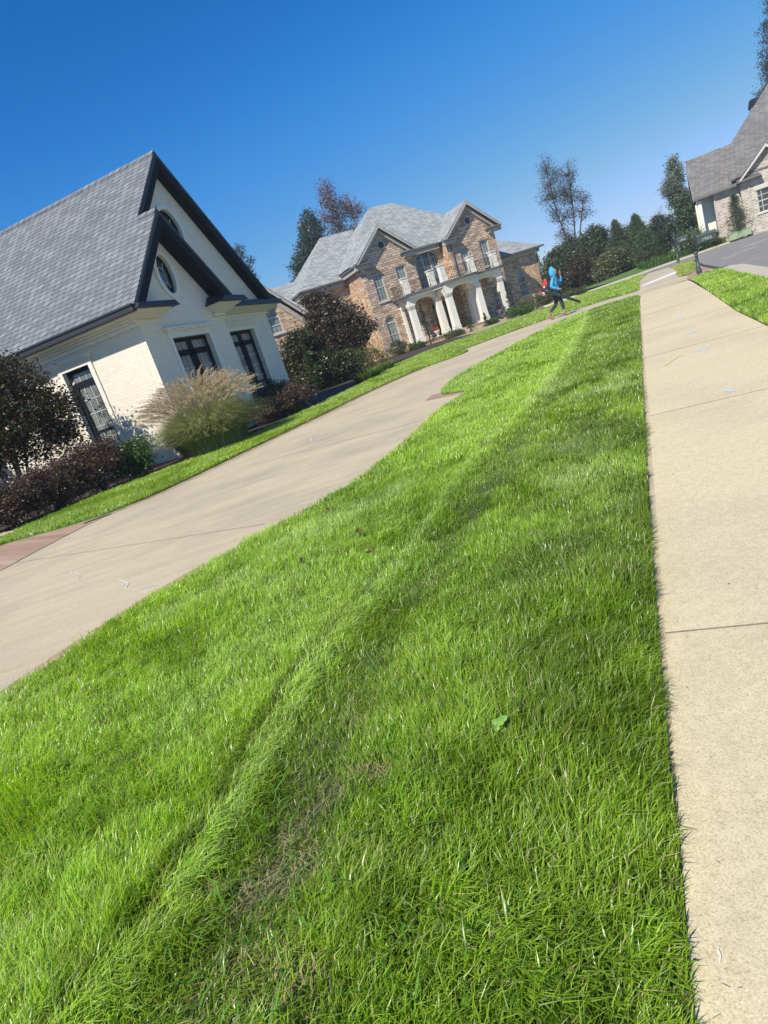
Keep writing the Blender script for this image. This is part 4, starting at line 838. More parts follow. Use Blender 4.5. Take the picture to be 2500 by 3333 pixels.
for x, lab in ((1.5, 'white urn of red flowers between the first two porch columns of the stone house'), (7.3, 'white urn of red flowers near the right end of the stone house porch')):
    u = thing('flower_urn', lab, 'urn', tuple(SH.matrix_basis @ Vector((x, -.2, 0))) if False else (0, 0, 0), 0, 'urns on the stone house porch')
    a = rad(90 - 72); u.location = (6.864 + x * math.cos(a) + .2 * math.sin(a), 49.527 + x * math.sin(a) - .2 * math.cos(a), .311)
    MB().lathe([(0, .13), (.05, .13), (.09, .06), (.16, .06), (.24, .16), (.38, .21), (.44, .24), (.46, .22)], n=14).build('bowl', M['urn'], u, True)
    V, q, CC = [], [], []; R = np.random.RandomState(int(x * 10))
    for k in range(140):
        p = R.normal(0, 1, 3); p /= np.linalg.norm(p); p = p * np.array([.24, .24, .17]) * R.uniform(.6, 1) + (0, 0, .55); b_ = len(V); s_ = .035
        a1 = R.normal(0, 1, 3); a1 /= np.linalg.norm(a1); a2 = np.cross(a1, R.normal(0, 1, 3)); a2 /= np.linalg.norm(a2)
        V += [p - a1 * s_, p + a2 * s_, p + a1 * s_, p - a2 * s_]; q.append((b_, b_ + 1, b_ + 2, b_ + 3)); CC += [np.array([.62, .05, .035]) if R.rand() < .75 else np.array([.06, .12, .03])] * 4
    nmesh('flowers', V, [np.array(q)], M['leaf_matt'], u, np.array(CC))

# ------------------------------------------------------------------ tan brick house across the street
RH = local('tan_brick_house', 'pale tan brick house with brown grey roof and white side porch across the street', 32.034, 50.733, 119)
def G(y): return frame((0, y, 0), (1, 0, 0), (0, -1, 0))
b = MB().slab(G(0), rect(0, 1.83, 0, 3.95), (), .22).slab(G(-.35), [(1.83, 0), (5.7, 0), (5.7, 3.95), (3.765, 5.75), (1.83, 3.95)], [rect(2.82, 4.70, 1.42, 3.05), arched(3.35, 4.18, 4.85, 4.85, 5.36)], .22)
b.box(1.832, 2.05, -.127, .2, 0, 3.95).slab(G(0), rect(5.703, 16, 0, 4.1), (), .22).box(0, .2, .223, 6, 0, 3.95); b.build('wall', M['brick_c'], RH)
b = MB().box(-1.12, -.84, -.16, .12, .3, 3.72).slab(G(1.3), rect(-.8, -.005, 0, 3.95), (), .2).box(-.80, -.6, 1.302, 6, 0, 3.9).box(-1.12, -.84, 4.6, 4.9, .3, 3.72).slab(frame((-1.0, 0, 0), (0, 1, 0), (-1, 0, 0)), [(0, 3.72), (5.2, 3.72), (2.6, 6.4)], (), .1); b.build('porch', M['white_trim'], RH)
r = MB().sheet([(-1.35, -.4, 3.95), (1.9, -.4, 3.95), (2.5, 2.6, 7.12), (-1.35, 2.6, 7.12)], .06).sheet([(-1.35, 2.603, 7.12), (2.5, 2.603, 7.12), (2.5, 5.8, 3.75), (-1.35, 5.8, 3.75)], .06)
r.sheet([(1.32, -.42, 4.42), (16, -.42, 4.42), (16, 8.0, 13.0), (7.6, 8.0, 13.0), (2.0, 2.4, 7.2), (1.32, 1.2, 6.0)], .06).sheet([(2.0, 2.4, 7.2), (7.6, 8.0, 13.0), (2.0, 13.4, 7.2)], .06).sheet([(16, 8, 13), (16, 16, 4.4), (0, 16, 4.4), (7.6, 8, 13)], .06)
r.sheet([(1.62, -.8, 4.02), (3.765, -.8, 6.02), (3.765, 1.3, 6.02), (1.62, .0, 4.02)][::-1], .06).sheet([(5.91, -.8, 4.02), (3.768, -.8, 6.02), (3.768, 1.3, 6.02), (5.91, .0, 4.02)], .06)
r.build('roof', M['shingle_c'], RH)
t = MB().slab(frame((0, -.8, 0), (1, 0, 0), (0, -1, 0)), [(1.62, 3.90), (1.78, 3.90), (3.765, 5.74), (5.75, 3.90), (5.91, 3.90), (3.765, 5.955)], (), .05).slab(G(-.35), rect(2.66, 4.86, 3.052, 3.33), (), .12, .05).slab(G(-.35), rect(2.62, 4.9, 1.30, 1.418), (), .17, .08)
t.slab(frame((-1.36, 0, 0), (0, 1, 0), (-1, 0, 0)), [(-.4, 3.78), (-.15, 3.78), (2.6, 6.82), (5.55, 3.56), (5.8, 3.56), (2.6, 7.05)], (), .05)
t.build('fascia', M['cream'], RH)
t = MB().box(-1.35, 1.82, -.50, -.41, 3.82, 3.95).box(1.30, 1.6, -.52, -.43, 4.28, 4.42).box(5.93, 16, -.52, -.43, 4.28, 4.42).hull([(1.7, -.75, 4.08), (3.15, -.75, 4.08), (3.15, -.36, 4.25), (1.7, -.36, 4.25)], [(1.6, -.92, 3.96), (3.3, -.92, 3.96), (3.3, -.36, 3.96), (1.6, -.36, 3.96)])
t.hull([(4.4, -.75, 4.08), (5.85, -.75, 4.08), (5.85, -.36, 4.25), (4.4, -.36, 4.25)], [(4.25, -.92, 3.96), (5.93, -.92, 3.96), (5.93, -.36, 3.96), (4.25, -.36, 3.96)]); t.build('gutter', M['taupe_d'], RH)
MB().box(2.34, 2.43, -.43, -.352, .4, 3.6).box(.02, .11, -.08, -.002, .4, 3.8).build('downspout', M['taupe'], RH)
mu = []
for u in (3.12, 4.40): mu.append((u - .02, u + .02, 1.42, 3.05))
for z in (1.83, 2.64): mu.append((2.82, 4.70, z - .02, z + .02))
window(RH, G(-.35), rect(2.82, 4.70, 1.42, 3.05), M['cream'], M['glass_d'], .07, .05, [(3.68, 3.84, 1.42, 3.05), (3.40, 3.46, 1.42, 3.05) if False else (2.82, 4.7, 2.20, 2.27)], .05, muntins=mu)
v = MB()
for k in range(9): z = 4.87 + k * .055; hw = .41 * math.sqrt(max(0, 1 - ((z - 4.85) / .5) ** 2)); v.slab(G(-.35), rect(3.765 - hw, 3.765 + hw, z, z + .03), (), .05, -.02)
v.build('louvre_vent', M['cream'], RH)
MB().box(3.98, 5.05, 6.0, 7.0, 7, 9.45).build('chimney', M['white_brick'], RH).data; 
MB().hull([(4.0, 6.05, 10.02), (5.03, 6.05, 10.02), (5.03, 6.95, 10.02), (4.0, 6.95, 10.02)], [(3.86, 5.88, 9.452), (5.17, 5.88, 9.452), (5.17, 7.12, 9.452), (3.86, 7.12, 9.452)]).build('chimney_cap', M['dark_trim'], RH)
# distant white gabled house beyond the trees
FH = local('distant_house', 'distant house with white gable rake just visible above the trees by the far mailbox', 40.6, 76.0, 118)
fd = frame((0, 0, 0), (1, 0, 0), (0, -1, 0))
MB().slab(fd, [(-3, 0), (3, 0), (3, 2.2), (0, 4.6), (-3, 2.2)], (), .2).box(-3, -2.8, .202, 8, 0, 2.2).box(2.8, 3, .202, 8, 0, 2.2).build('wall', M['cream'], FH)
MB().sheet([(-3.4, -.4, 2.05), (0, -.4, 4.85), (0, 8, 4.85), (-3.4, 8, 2.05)][::-1], .08).sheet([(3.4, -.4, 2.05), (.003, -.4, 4.85), (.003, 8, 4.85), (3.4, 8, 2.05)], .08).build('roof', M['shingle_b'], FH)
MB().slab(frame((0, -.42, 0), (1, 0, 0), (0, -1, 0)), [(-3.4, 1.85), (-3.1, 1.85), (0, 4.5), (3.1, 1.85), (3.4, 1.85), (0, 4.78)], (), .06).build('rake_board', M['white_trim'], FH)
# ------------------------------------------------------------------ mailboxes
def mailbox(x, y, z, sc, az, label, text, dm):
    t = thing('mailbox', label, 'mailbox', (x, y, z), rad(90 - az), 'cast iron mailboxes'); t.scale = (sc, sc, sc)
    MB().lathe([(-.02, .085), (.02, .09), (.04, .075), (.07, .06), (.10, .075), (.16, .085), (.20, .075), (.25, .055), (.27, .06), (.285, .06), (.29, .048), (.60, .04), (.61, .055), (.63, .055), (.64, .045), (.66, .045), (.68, .07), (.72, .07), (.74, .045), (.75, .038)], n=18).build('post_base', M['mailbox'], t, True)
    p = MB().lathe([(.75, .038), (1.38, .034), (1.385, .048), (1.40, .05), (1.405, .036), (1.43, .036), (1.435, .055), (1.45, .06), (1.47, .04), (1.50, .012)], n=16)
    for k in range(12):
        a = 2 * math.pi * k / 12; p.tube([(.036 * math.cos(a), .036 * math.sin(a), .76), (.034 * math.cos(a), .034 * math.sin(a), 1.37)], .005, 5)
    p.build('post', M['mailbox'], t, True)
    prof = [(-.085, .93), (.085, .93), (.085, 1.12), (.04, 1.19), (-.04, 1.19), (-.085, 1.12)]
    b = MB().hull([(.07, u, v) for u, v in prof], [(.62, u, v) for u, v in prof]).build('box', M['mailbox'], t, bevel=.006)
    pr2 = [(-.098, 1.112), (-.098, 1.124), (-.044, 1.205), (.044, 1.205), (.098, 1.124), (.098, 1.112), (.085, 1.12), (.04, 1.191), (-.04, 1.191), (-.085, 1.12)]
    MB().slab(lambda u, v, w_=0.0: (.055 - w_, u, v), pr2, (), .58).build('lid', M['mailbox'], t)
    MB().slab(lambda u, v, w_=0.0: (.635 - w_ * -1, u, v), [(-.07, .95), (.07, .95), (.07, 1.08), (0, 1.15), (-.07, 1.08)], (), .016).build('door', M['mailbox'], b)
    f = frame((0, -.085, 0), (1, 0, 0), (0, -1, 0)); n = 40
    def stad(cx, cz, hw, hh): return [(cx + (hw - hh) * (1 if math.cos(a) >= 0 else -1) + hh * math.cos(a), cz + hh * math.sin(a)) for a in (2 * math.pi * (k + .5) / n for k in range(n))]
    MB().slab(f, stad(.35, 1.015, .215, .068), [stad(.35, 1.015, .205, .058)], .008, .007).build('number_plate', M['mailbox'], b)
    cu = bpy.data.curves.new('house_number', 'FONT'); cu.body = text; cu.size = .135; cu.extrude = .003; cu.align_x = 'CENTER'; cu.align_y = 'CENTER'; cu.space_character = 1.12
    to = bpy.data.objects.new('house_number', cu); C.objects.link(to); dg = bpy.context.evaluated_depsgraph_get(); me = bpy.data.meshes.new_from_object(to.evaluated_get(dg)); bpy.data.objects.remove(to)
    ho = link('house_number', me, dm, b); ho.location = (.35, -.090, 1.015); ho.rotation_euler = (rad(90), 0, 0)
    MB().tube([(.03, 0, .80), (.10, 0, .78), (.19, 0, .83), (.24, 0, .90), (.27, 0, .925)], .012, 6).tube([(.03, 0, .88), (.10, 0, .90), (.13, 0, .86), (.10, 0, .83), (.07, 0, .85)], .008, 6).box(.02, .6, -.02, .02, .912, .929).build('bracket', M['mailbox'], t)
    return t
mailbox(11.69, 19.81, .0, 1.0, 105, 'dark green cast iron mailbox on a turned post reading 1905, nearest to the camera', '1905', M['digits'])
mailbox(22.6, 40.3, .08, 1.2, 105, 'farther dark cast iron mailbox with white digits, left of the 1905 one', '1909', M['digits_w'])

# ------------------------------------------------------------------ person with leaf blower
def skinned(name, nodes, edges, mat, parent, sub=2, root=None):
    ks = list(nodes); me = bpy.data.meshes.new(name); me.from_pydata([nodes[k][:3] for k in ks], [(ks.index(a), ks.index(b)) for a, b in edges], []); me.update()
    o = bpy.data.objects.new(name, me); C.objects.link(o)
    o.modifiers.new('skin', 'SKIN'); sk = me.skin_vertices[0].data if me.skin_vertices else None
    if sk is None:
        bm = bmesh.new(); bm.from_mesh(me); bm.verts.layers.skin.verify(); bm.to_mesh(me); bm.free(); sk = me.skin_vertices[0].data
    for i, k in enumerate(ks):
        r = nodes[k][3]; sk[i].radius = r if isinstance(r, tuple) else (r, r); sk[i].use_root = (k == (root or ks[0]))
    s_ = o.modifiers.new('sub', 'SUBSURF'); s_.levels = sub; s_.render_levels = sub
    dg = bpy.context.evaluated_depsgraph_get(); m2 = bpy.data.meshes.new_from_object(o.evaluated_get(dg)); bpy.data.objects.remove(o)
    m2.polygons.foreach_set('use_smooth', np.ones(len(m2.polygons), bool))
    return link(name, m2, mat, parent)
PRZ = rad(90 - 110)
pe = thing('person', 'person in bright blue hoodie and dark leggings walking the path with a leaf blower', 'person', (8.25, 23.08, 0.004), PRZ)
nd = dict(pel=(.13, 0, .88, .13), wai=(.11, 0, 1.03, .115), che=(.13, 0, 1.27, .13), nec=(.165, 0, 1.45, .05), jaw=(.225, 0, 1.535, .062), hed=(.205, 0, 1.615, .085), top=(.195, 0, 1.68, .06), nos=(.318, 0, 1.585, .012), chn=(.285, 0, 1.515, .02),
          hr=(.13, -.09, .84, .09), kr=(.235, -.10, .47, .058), ar=(.235, -.10, .12, .042), fr=(.36, -.10, .05, .035), hl=(.12, .09, .84, .09), kl=(.02, .10, .48, .058), al=(-.29, .10, .15, .042), fl=(-.2, .10, .05, .035),
          sr=(.12, -.17, 1.38, .055), er=(.0, -.24, 1.11, .04), wr=(.19, -.25, .985, .026), pr=(.255, -.25, .96, .03), sl=(.14, .17, 1.38, .055), el=(.355, .23, 1.17, .04), wl=(.385, .20, 1.42, .026), pl=(.392, .195, 1.485, .03))
ed = [('pel', 'wai'), ('wai', 'che'), ('che', 'nec'), ('nec', 'jaw'), ('jaw', 'hed'), ('hed', 'top'), ('hed', 'nos'), ('jaw', 'chn'), ('pel', 'hr'), ('hr', 'kr'), ('kr', 'ar'), ('ar', 'fr'), ('pel', 'hl'), ('hl', 'kl'), ('kl', 'al'), ('al', 'fl'),
      ('che', 'sr'), ('sr', 'er'), ('er', 'wr'), ('wr', 'pr'), ('che', 'sl'), ('sl', 'el'), ('el', 'wl'), ('wl', 'pl')]
for i, (dy, L) in enumerate(((-.024, .75), (-.008, .95), (.009, 1.0), (.025, .85))):   # four fingers of each hand, bent
    a, b, c = 'rf%da' % i, 'rf%db' % i, 'rf%dc' % i
    nd[a] = (.285, -.25 + dy, .955, .0105); nd[b] = (.285 + .032 * L, -.25 + dy, .945, .0095); nd[c] = (.285 + .040 * L, -.25 + dy, .915, .008); ed += [('pr', a), (a, b), (b, c)]
    a, b, c = 'lf%da' % i, 'lf%db' % i, 'lf%dc' % i
    nd[a] = (.398, .195 + dy, 1.52, .0105); nd[b] = (.404, .195 + dy * 1.3, 1.52 + .035 * L, .0095); nd[c] = (.375, .195 + dy * 1.3, 1.52 + .052 * L, .008); ed += [('pl', a), (a, b), (b, c)]
nd['rt'] = (.262, -.215, .955, .012); nd['rt2'] = (.288, -.205, .935, .010); ed += [('pr', 'rt'), ('rt', 'rt2')]
nd['lt'] = (.375, .160, 1.49, .012); nd['lt2'] = (.358, .145, 1.515, .010); ed += [('pl', 'lt'), ('lt', 'lt2')]
body = skinned('body', nd, ed, M['skin'], pe)
ho = dict(hem=(.135, 0, .86, (.165, .15)), wai=(.115, 0, 1.02, (.155, .14)), che=(.14, 0, 1.25, (.165, .155)), col=(.15, 0, 1.42, (.095, .10)), hoo=(.125, 0, 1.56, (.125, .12)), ho2=(.135, 0, 1.68, (.105, .10)), pk=(.16, 0, 1.79, (.03, .03)),
          sr=(.12, -.165, 1.36, .085), er=(-.005, -.245, 1.11, .066), wr=(.165, -.25, .995, .046), sl=(.15, .165, 1.36, .085), el=(.355, .235, 1.175, .062), wl=(.383, .205, 1.39, .045), bst=(.235, 0, 1.26, (.085, .11)))
he = [('hem', 'wai'), ('wai', 'che'), ('che', 'col'), ('col', 'hoo'), ('hoo', 'ho2'), ('ho2', 'pk'), ('che', 'sr'), ('sr', 'er'), ('er', 'wr'), ('che', 'sl'), ('sl', 'el'), ('el', 'wl'), ('che', 'bst')]
hd = skinned('hoodie', ho, he, M['blue_cloth'], pe, root='wai')
# hair tuft showing at the hood opening and a raised seam round it
skinned('hair', dict(a=(.225, 0, 1.67, (.05, .07)), b=(.25, 0, 1.63, (.03, .06))), [('a', 'b')], M['hair'], pe)
skinned('hood_rim', {('r%d' % k): (.232 - .03 * math.sin(math.pi * k / 10), .098 * math.cos(math.pi * k / 10) * 1.05, 1.475 + .245 * math.sin(math.pi * k / 10), .016) for k in range(11)}, [('r%d' % k, 'r%d' % (k + 1)) for k in range(10)], M['blue_cloth'], pe, 1)
for sy in (-1, 1): MB().lathe([(-.008, .002), (-.004, .008), (.004, .008), (.008, .002)], 0, 0, 8).build('eye', M['hair'], body).location = (.288, sy * .032, 1.605)
le = dict(pel=(.13, 0, .90, .145), hr=(.13, -.095, .82, .108), kr=(.235, -.10, .47, .074), ar=(.237, -.10, .20, .052), hl=(.12, .095, .82, .108), kl=(.02, .10, .48, .074), al=(-.25, .10, .235, .052))
skinned('leggings', le, [('pel', 'hr'), ('hr', 'kr'), ('kr', 'ar'), ('pel', 'hl'), ('hl', 'kl'), ('kl', 'al')], M['navy_cloth'], pe)
for nm, bt in (('r', dict(t=(.238, -.10, .26, .062), a=(.235, -.10, .12, .058), h=(.205, -.10, .05, .048), m=(.32, -.10, .048, .046), e=(.43, -.10, .048, .042))), ('l', dict(t=(-.265, .10, .29, .062), a=(-.30, .10, .14, .058), h=(-.335, .10, .075, .046), m=(-.23, .10, .050, .046), e=(-.13, .10, .040, .040)))):
    skinned('boot', bt, [('t', 'a'), ('a', 'h'), ('a', 'm'), ('m', 'e')], M['boot'], pe, root='a')
bl = thing('leaf_blower', 'red and black backpack leaf blower with a long black tube worn by the person', 'leaf blower', (8.25, 23.08, 0.004), PRZ)
MB().hull([(-.07, -.17, .98), (-.03, -.17, .98), (-.03, .17, .98), (-.07, .17, .98)], [(-.09, -.15, 1.42), (-.05, -.15, 1.42), (-.05, .15, 1.42), (-.09, .15, 1.42)]).box(-.22, -.04, -.18, .18, .93, .975).build('back_frame', M['black_plastic'], bl, bevel=.012)
MB().hull([(-.10, -.15, 1.06), (-.38, -.13, 1.02), (-.38, .13, 1.02), (-.10, .15, 1.06)][::-1], [(-.11, -.13, 1.44), (-.17, -.10, 1.45), (-.17, .10, 1.45), (-.11, .13, 1.44)][::-1]).box(-.40, -.36, -.08, .08, .98, 1.14).build('engine_cover', M['red_plastic'], bl, bevel=.03)
MB().lathe([(-.06, .02), (-.05, .13), (-.03, .15), (.03, .15), (.05, .13), (.06, .02)], n=18).build('fan_housing', M['black_plastic'], bl, True).matrix_local = Matrix.Translation((-.20, -.12, 1.08)) @ Matrix.Rotation(rad(90), 4, 'X')
MB().box(-.36, -.22, -.20, -.04, .90, 1.02).build('engine_block', M['grey_metal'], bl, bevel=.02)
MB().box(-.30, -.10, .02, .18, .985, 1.06).build('fuel_tank', M['urn'], bl, bevel=.02)
y_ = -.30
MB().tube([(-.24, -.22, 1.06), (-.22, -.27, 1.05), (-.17, y_, 1.02), (-.08, y_, .96), (.0, y_, .905)], [.05, .055, .06, .06, .058], 14).build('elbow', M['black_plastic'], bl, True)
pts = [(.0 + .02 * k, y_, .905 - .0145 * k) for k in range(9)]; MB().tube(pts, [.062 if k % 2 else .054 for k in range(9)], 14).build('bellows', M['black_plastic'], bl, True)
tu = MB().tube([(.155, y_, .79), (.20, y_, .757), (.21, y_, .75), (.48, y_, .557), (.49, y_, .55), (.80, y_, .33)], [.058, .058, .052, .052, .046, .045], 16).build('tube', M['black_plastic'], bl, True)
MB().tube([(.79, y_, .337), (.83, y_, .308)], .05, 16).build('nozzle', M['black_plastic'], tu, True)
MB().tube([(.30, -.26, .945), (.29, -.27, .86), (.26, -.29, .76)], .016, 8).build('control_handle', M['black_plastic'], bl, True)
for sy in (-1, 1): MB().tube([(-.05, sy * .11, 1.40), (.03, sy * .125, 1.47), (.13, sy * .13, 1.455), (.235, sy * .13, 1.33), (.22, sy * .155, 1.15), (.10, sy * .19, 1.04), (-.05, sy * .15, 1.01)], .017, 6).build('shoulder_strap', M['black_plastic'], bl, True)

# ------------------------------------------------------------------ plants
def leafmesh(name, P, size, cols, mat, parent, seed=1, aspect=.5, up=.35, droop=0.0, tones=None):
    """diamond leaves at points P (n,3)"""
    R = np.random.RandomState(seed); n = len(P)
    a = R.normal(0, 1, (n, 3)); a[:, 2] = a[:, 2] * .6 - droop; a /= np.linalg.norm(a, axis=1, keepdims=True)
    nn = R.normal(0, 1, (n, 3)); nn[:, 2] += up; b = np.cross(a, nn); b /= np.linalg.norm(b, axis=1, keepdims=True) + 1e-9
    s = size * (.6 + .8 * R.rand(n))[:, None]; fold = np.cross(a, b) * s * .12
    V = np.empty((n, 4, 3)); V[:, 0] = P - a * s * .5; V[:, 1] = P + b * s * aspect * .5 + fold; V[:, 2] = P + a * s * .5; V[:, 3] = P - b * s * aspect * .5 + fold
    c = np.array(cols); w_ = R.rand(n)
    i0 = np.minimum((w_ * len(c)).astype(int), len(c) - 1); cc = c[i0] * (.7 + .6 * R.rand(n))[:, None]
    if tones is not None: cc *= tones[:, None]
    CC = np.repeat(cc[:, None, :], 4, 1)
    return nmesh(name, V.reshape(-1, 3), [np.arange(n * 4).reshape(n, 4)], mat, parent, CC.reshape(-1, 3))
def scatter(blobs, nclump, per, spread, seed, shell=.55, flat=.8):
    R = np.random.RandomState(seed); vol = np.array([b[3] * b[4] * b[5] for b in blobs]) ** .75; vol /= vol.sum(); cl = []
    for b, f in zip(blobs, vol):
        n = max(2, int(nclump * f)); d = R.normal(0, 1, (n, 3)); d /= np.linalg.norm(d, axis=1, keepdims=True); r = R.uniform(shell, 1.0, n) ** .7
        r *= 1 + .22 * R.normal(0, 1, n).clip(-1.5, 1.5) * .8
        cl.append(np.array(b[:3]) + d * r[:, None] * np.array(b[3:6]))
    cl = np.concatenate(cl); m = len(cl); tone = .75 + .5 * R.rand(m)
    P = np.repeat(cl, per, 0) + R.normal(0, 1, (m * per, 3)) * np.array([spread, spread, spread * flat])
    return P, np.repeat(tone, per), cl
def trunkmesh(parent, stems, tips, r0, mat, seed=1, nb=18, name='trunk'):
    """stems: list of polylines; branches run from stems to sampled clump centres"""
    R = np.random.RandomState(seed); b = MB()
    for st in stems:
        n = len(st); b.tube(st, [r0 * (1 - .75 * i / (n - 1)) for i in range(n)], 8)
    if len(tips):
        for k in range(nb):
            t = Vector(tips[R.randint(len(tips))]); best = None
            for st in stems:
                for a_, b_ in zip(st[:-1], st[1:]):
                    for f_ in (0, .25, .5, .75, 1):
                        q_ = Vector(a_).lerp(Vector(b_), f_)
                        if q_.z > t.z - .25 * math.hypot(t.x - q_.x, t.y - q_.y) - .02: continue
                        dd = (t - q_).length + .5 * abs((t.z - q_.z) - .9 * math.hypot(t.x - q_.x, t.y - q_.y))
                        if best is None or dd < best[0]: best = (dd, q_)
            if best is None: continue
            o = best[1]; mid = o.lerp(t, .5) + Vector((0, 0, -.06 * (t - o).length)) + Vector(R.normal(0, .03, 3)) * (t - o).length
            rr = r0 * .32; b.tube([o, o.lerp(mid, .5), mid, t], [rr, rr * .75, rr * .5, rr * .18], 5)
    return b.build(name, mat, parent, True)
def plant(name, label, cat, x, y, blobs, nclump, per, spread, size, cols, seed, group=None, mat='leaf', z=0.0, stems=None, r0=.05, bark='bark', nb=14, aspect=.5, shell=.55, trunkname='trunk', crown='crown', droop=0.0, flat=.8):
    t = thing(name, label, cat, (x, y, z), 0, group)
    P, tone, cl = scatter(blobs, nclump, per, spread, seed, shell, flat)
    k = P[:, 2] > .02; P, tone = P[k], tone[k]
    leafmesh(crown, P, size, cols, M[mat], t, seed, aspect, droop=droop, tones=tone)
    if stems is None:
        tz = max(b[2] for b in blobs); stems = [[(0, 0, -.1), (0.02, 0.02, tz * .45), (-.02, .02, tz)]]
    trunkmesh(t, stems, cl, r0, M[bark], seed, nb, trunkname)
    return t
def cone(name, label, cat, x, y, h, w_, n, cols, seed, z=0.0, group=None, size=.09, zb=.05, sharp=1.0, droop=.5, mat='leaf_matt', aspect=.3, jag=.25):
    """conifer: sprays arranged on irregular tiers"""
    R = np.random.RandomState(seed); t = thing(name, label, cat, (x, y, z), 0, group)
    nb_ = max(30, n // 22); f = R.rand(nb_) ** .8; zz = zb * h + (1 - zb) * h * f; rr = w_ / 2 * (1 - f) ** sharp * (1 + jag * R.normal(0, 1, nb_)).clip(.4, 1.6) + .02
    a = R.rand(nb_) * 6.28; per = 22; u = R.rand(nb_, per) ** .6
    px = (np.cos(a) * rr)[:, None] * u; py = (np.sin(a) * rr)[:, None] * u; pz = zz[:, None] + (.25 * rr)[:, None] * u - (.3 * rr * droop)[:, None] * u ** 2
    P = np.stack([px, py, pz], 2).reshape(-1, 3); sp = max(.02, w_ * .035); P += R.normal(0, sp, P.shape); tone = np.repeat(.7 + .6 * R.rand(nb_), per)
    leafmesh('crown', P, size, cols, M[mat], t, seed, aspect, droop=droop * .5, tones=tone)
    b = MB().tube([(0, 0, -.1), (0.01, .01, h * .5), (0, 0, h * .98)], [w_ * .04 + .02, w_ * .025 + .01, .004], 8); b.build('trunk', M['bark'], t, True)
    return t
def tuft(name, label, cat, x, y, n, h, spread, cols, seed, wid=.012, z=0.0, group=None, plumes=0, pcols=None, ph=None, arch=.9, rb=.12, pspread=None):
    """arching strap leaves; plumes = feathery heads on long stalks"""
    R = np.random.RandomState(seed); t = thing(name, label, cat, (x, y, z), 0, group)
    S = 7; V = np.empty((n, S, 2, 3)); th = R.rand(n) * 6.28; r0 = rb * np.sqrt(R.rand(n)); hh = h * (.55 + .5 * R.rand(n)); out = spread * (.25 + .85 * R.rand(n)); bx, by = r0 * np.cos(th), r0 * np.sin(th)
    th2 = th + R.normal(0, .35, n)
    for i in range(S):
        s = i / (S - 1); zc = hh * (1.55 * s - arch * s * s * (.55 + .5 * (out / spread))); rr = out * s ** 1.5
        cx, cy = bx + np.cos(th2) * rr, by + np.sin(th2) * rr; wd = wid * (1 - s) ** .6 * .5 + .0008
        wx, wy = -np.sin(th2) * wd, np.cos(th2) * wd
        V[:, i, 0] = np.stack([cx - wx, cy - wy, np.maximum(zc, .01)], 1); V[:, i, 1] = np.stack([cx + wx, cy + wy, np.maximum(zc, .01)], 1)
    base = (np.arange(n) * S * 2)[:, None, None]; i = np.arange(S - 1)[None, :, None] * 2; q = (base + i + np.array([0, 1, 3, 2])[None, None, :]).reshape(-1, 4)
    c = np.array(cols)[R.randint(len(cols), size=n)] * (.65 + .7 * R.rand(n))[:, None]
    nmesh('leaves', V.reshape(-1, 3), [q], M['leaf_matt'], t, np.repeat(c, S * 2, 0))
    if plumes:
        PV, PQ, PC, SV = [], [], [], MB()
        ps = pspread or spread
        for k in range(plumes):
            a = R.rand() * 6.28; o_ = ps * (.15 + .85 * R.rand() ** .7); H = ph * (.8 + .3 * R.rand()) * (1 - .28 * (o_ / ps) ** 2)
            pts = [Vector((math.cos(a) * o_ * s ** 1.6, math.sin(a) * o_ * s ** 1.6, H * (1.25 * s - .25 * s * s))) for s in (0, .3, .6, .85, 1.0)]
            SV.tube(pts, [.003, .003, .0025, .002, .0015], 4, False)
            d = (pts[-1] - pts[-2]).normalized(); L = R.uniform(.16, .28); hook = Vector((math.cos(a + R.normal(0, .4)), math.sin(a + R.normal(0, .4)), -.55)) * .10; side = d.cross(Vector((0, 0, 1))).normalized()
            for j in range(30):
                s = R.rand(); p = pts[-1] + d * (s * L - .06) + hook * s * s + Vector(R.normal(0, .008, 3))
                dr = (d + side * R.normal(0, .4) + Vector((0, 0, -.35 * s)) + Vector(R.normal(0, .18, 3))).normalized(); l2 = .075 * (1.15 - s); wv = dr.cross(Vector(R.normal(0, 1, 3))).normalized() * .0045
                b0 = len(PV); PV += [p - wv, p + wv, p + dr * l2 + wv * .4, p + dr * l2 - wv * .4]; PQ.append((b0, b0 + 1, b0 + 2, b0 + 3)); PC += [np.array(pcols[R.randint(len(pcols))]) * R.uniform(.75, 1.2)] * 4
        SV.build('stalks', M['straw_bed'], t); nmesh('plumes', np.array([tuple(p) for p in PV]), [np.array(PQ)], M['plume'], t, np.array(PC))
    return t
DG = [(.018, .036, .014), (.03, .055, .02), (.045, .075, .025)]           # dark greens
MG = [(.05, .10, .025), (.08, .14, .035), (.12, .19, .05)]
BUR = [(.075, .035, .032), (.11, .058, .046), (.14, .085, .06), (.07, .07, .035)]
RBR = [(.10, .055, .045), (.15, .09, .07), (.07, .06, .035), (.19, .12, .09)]
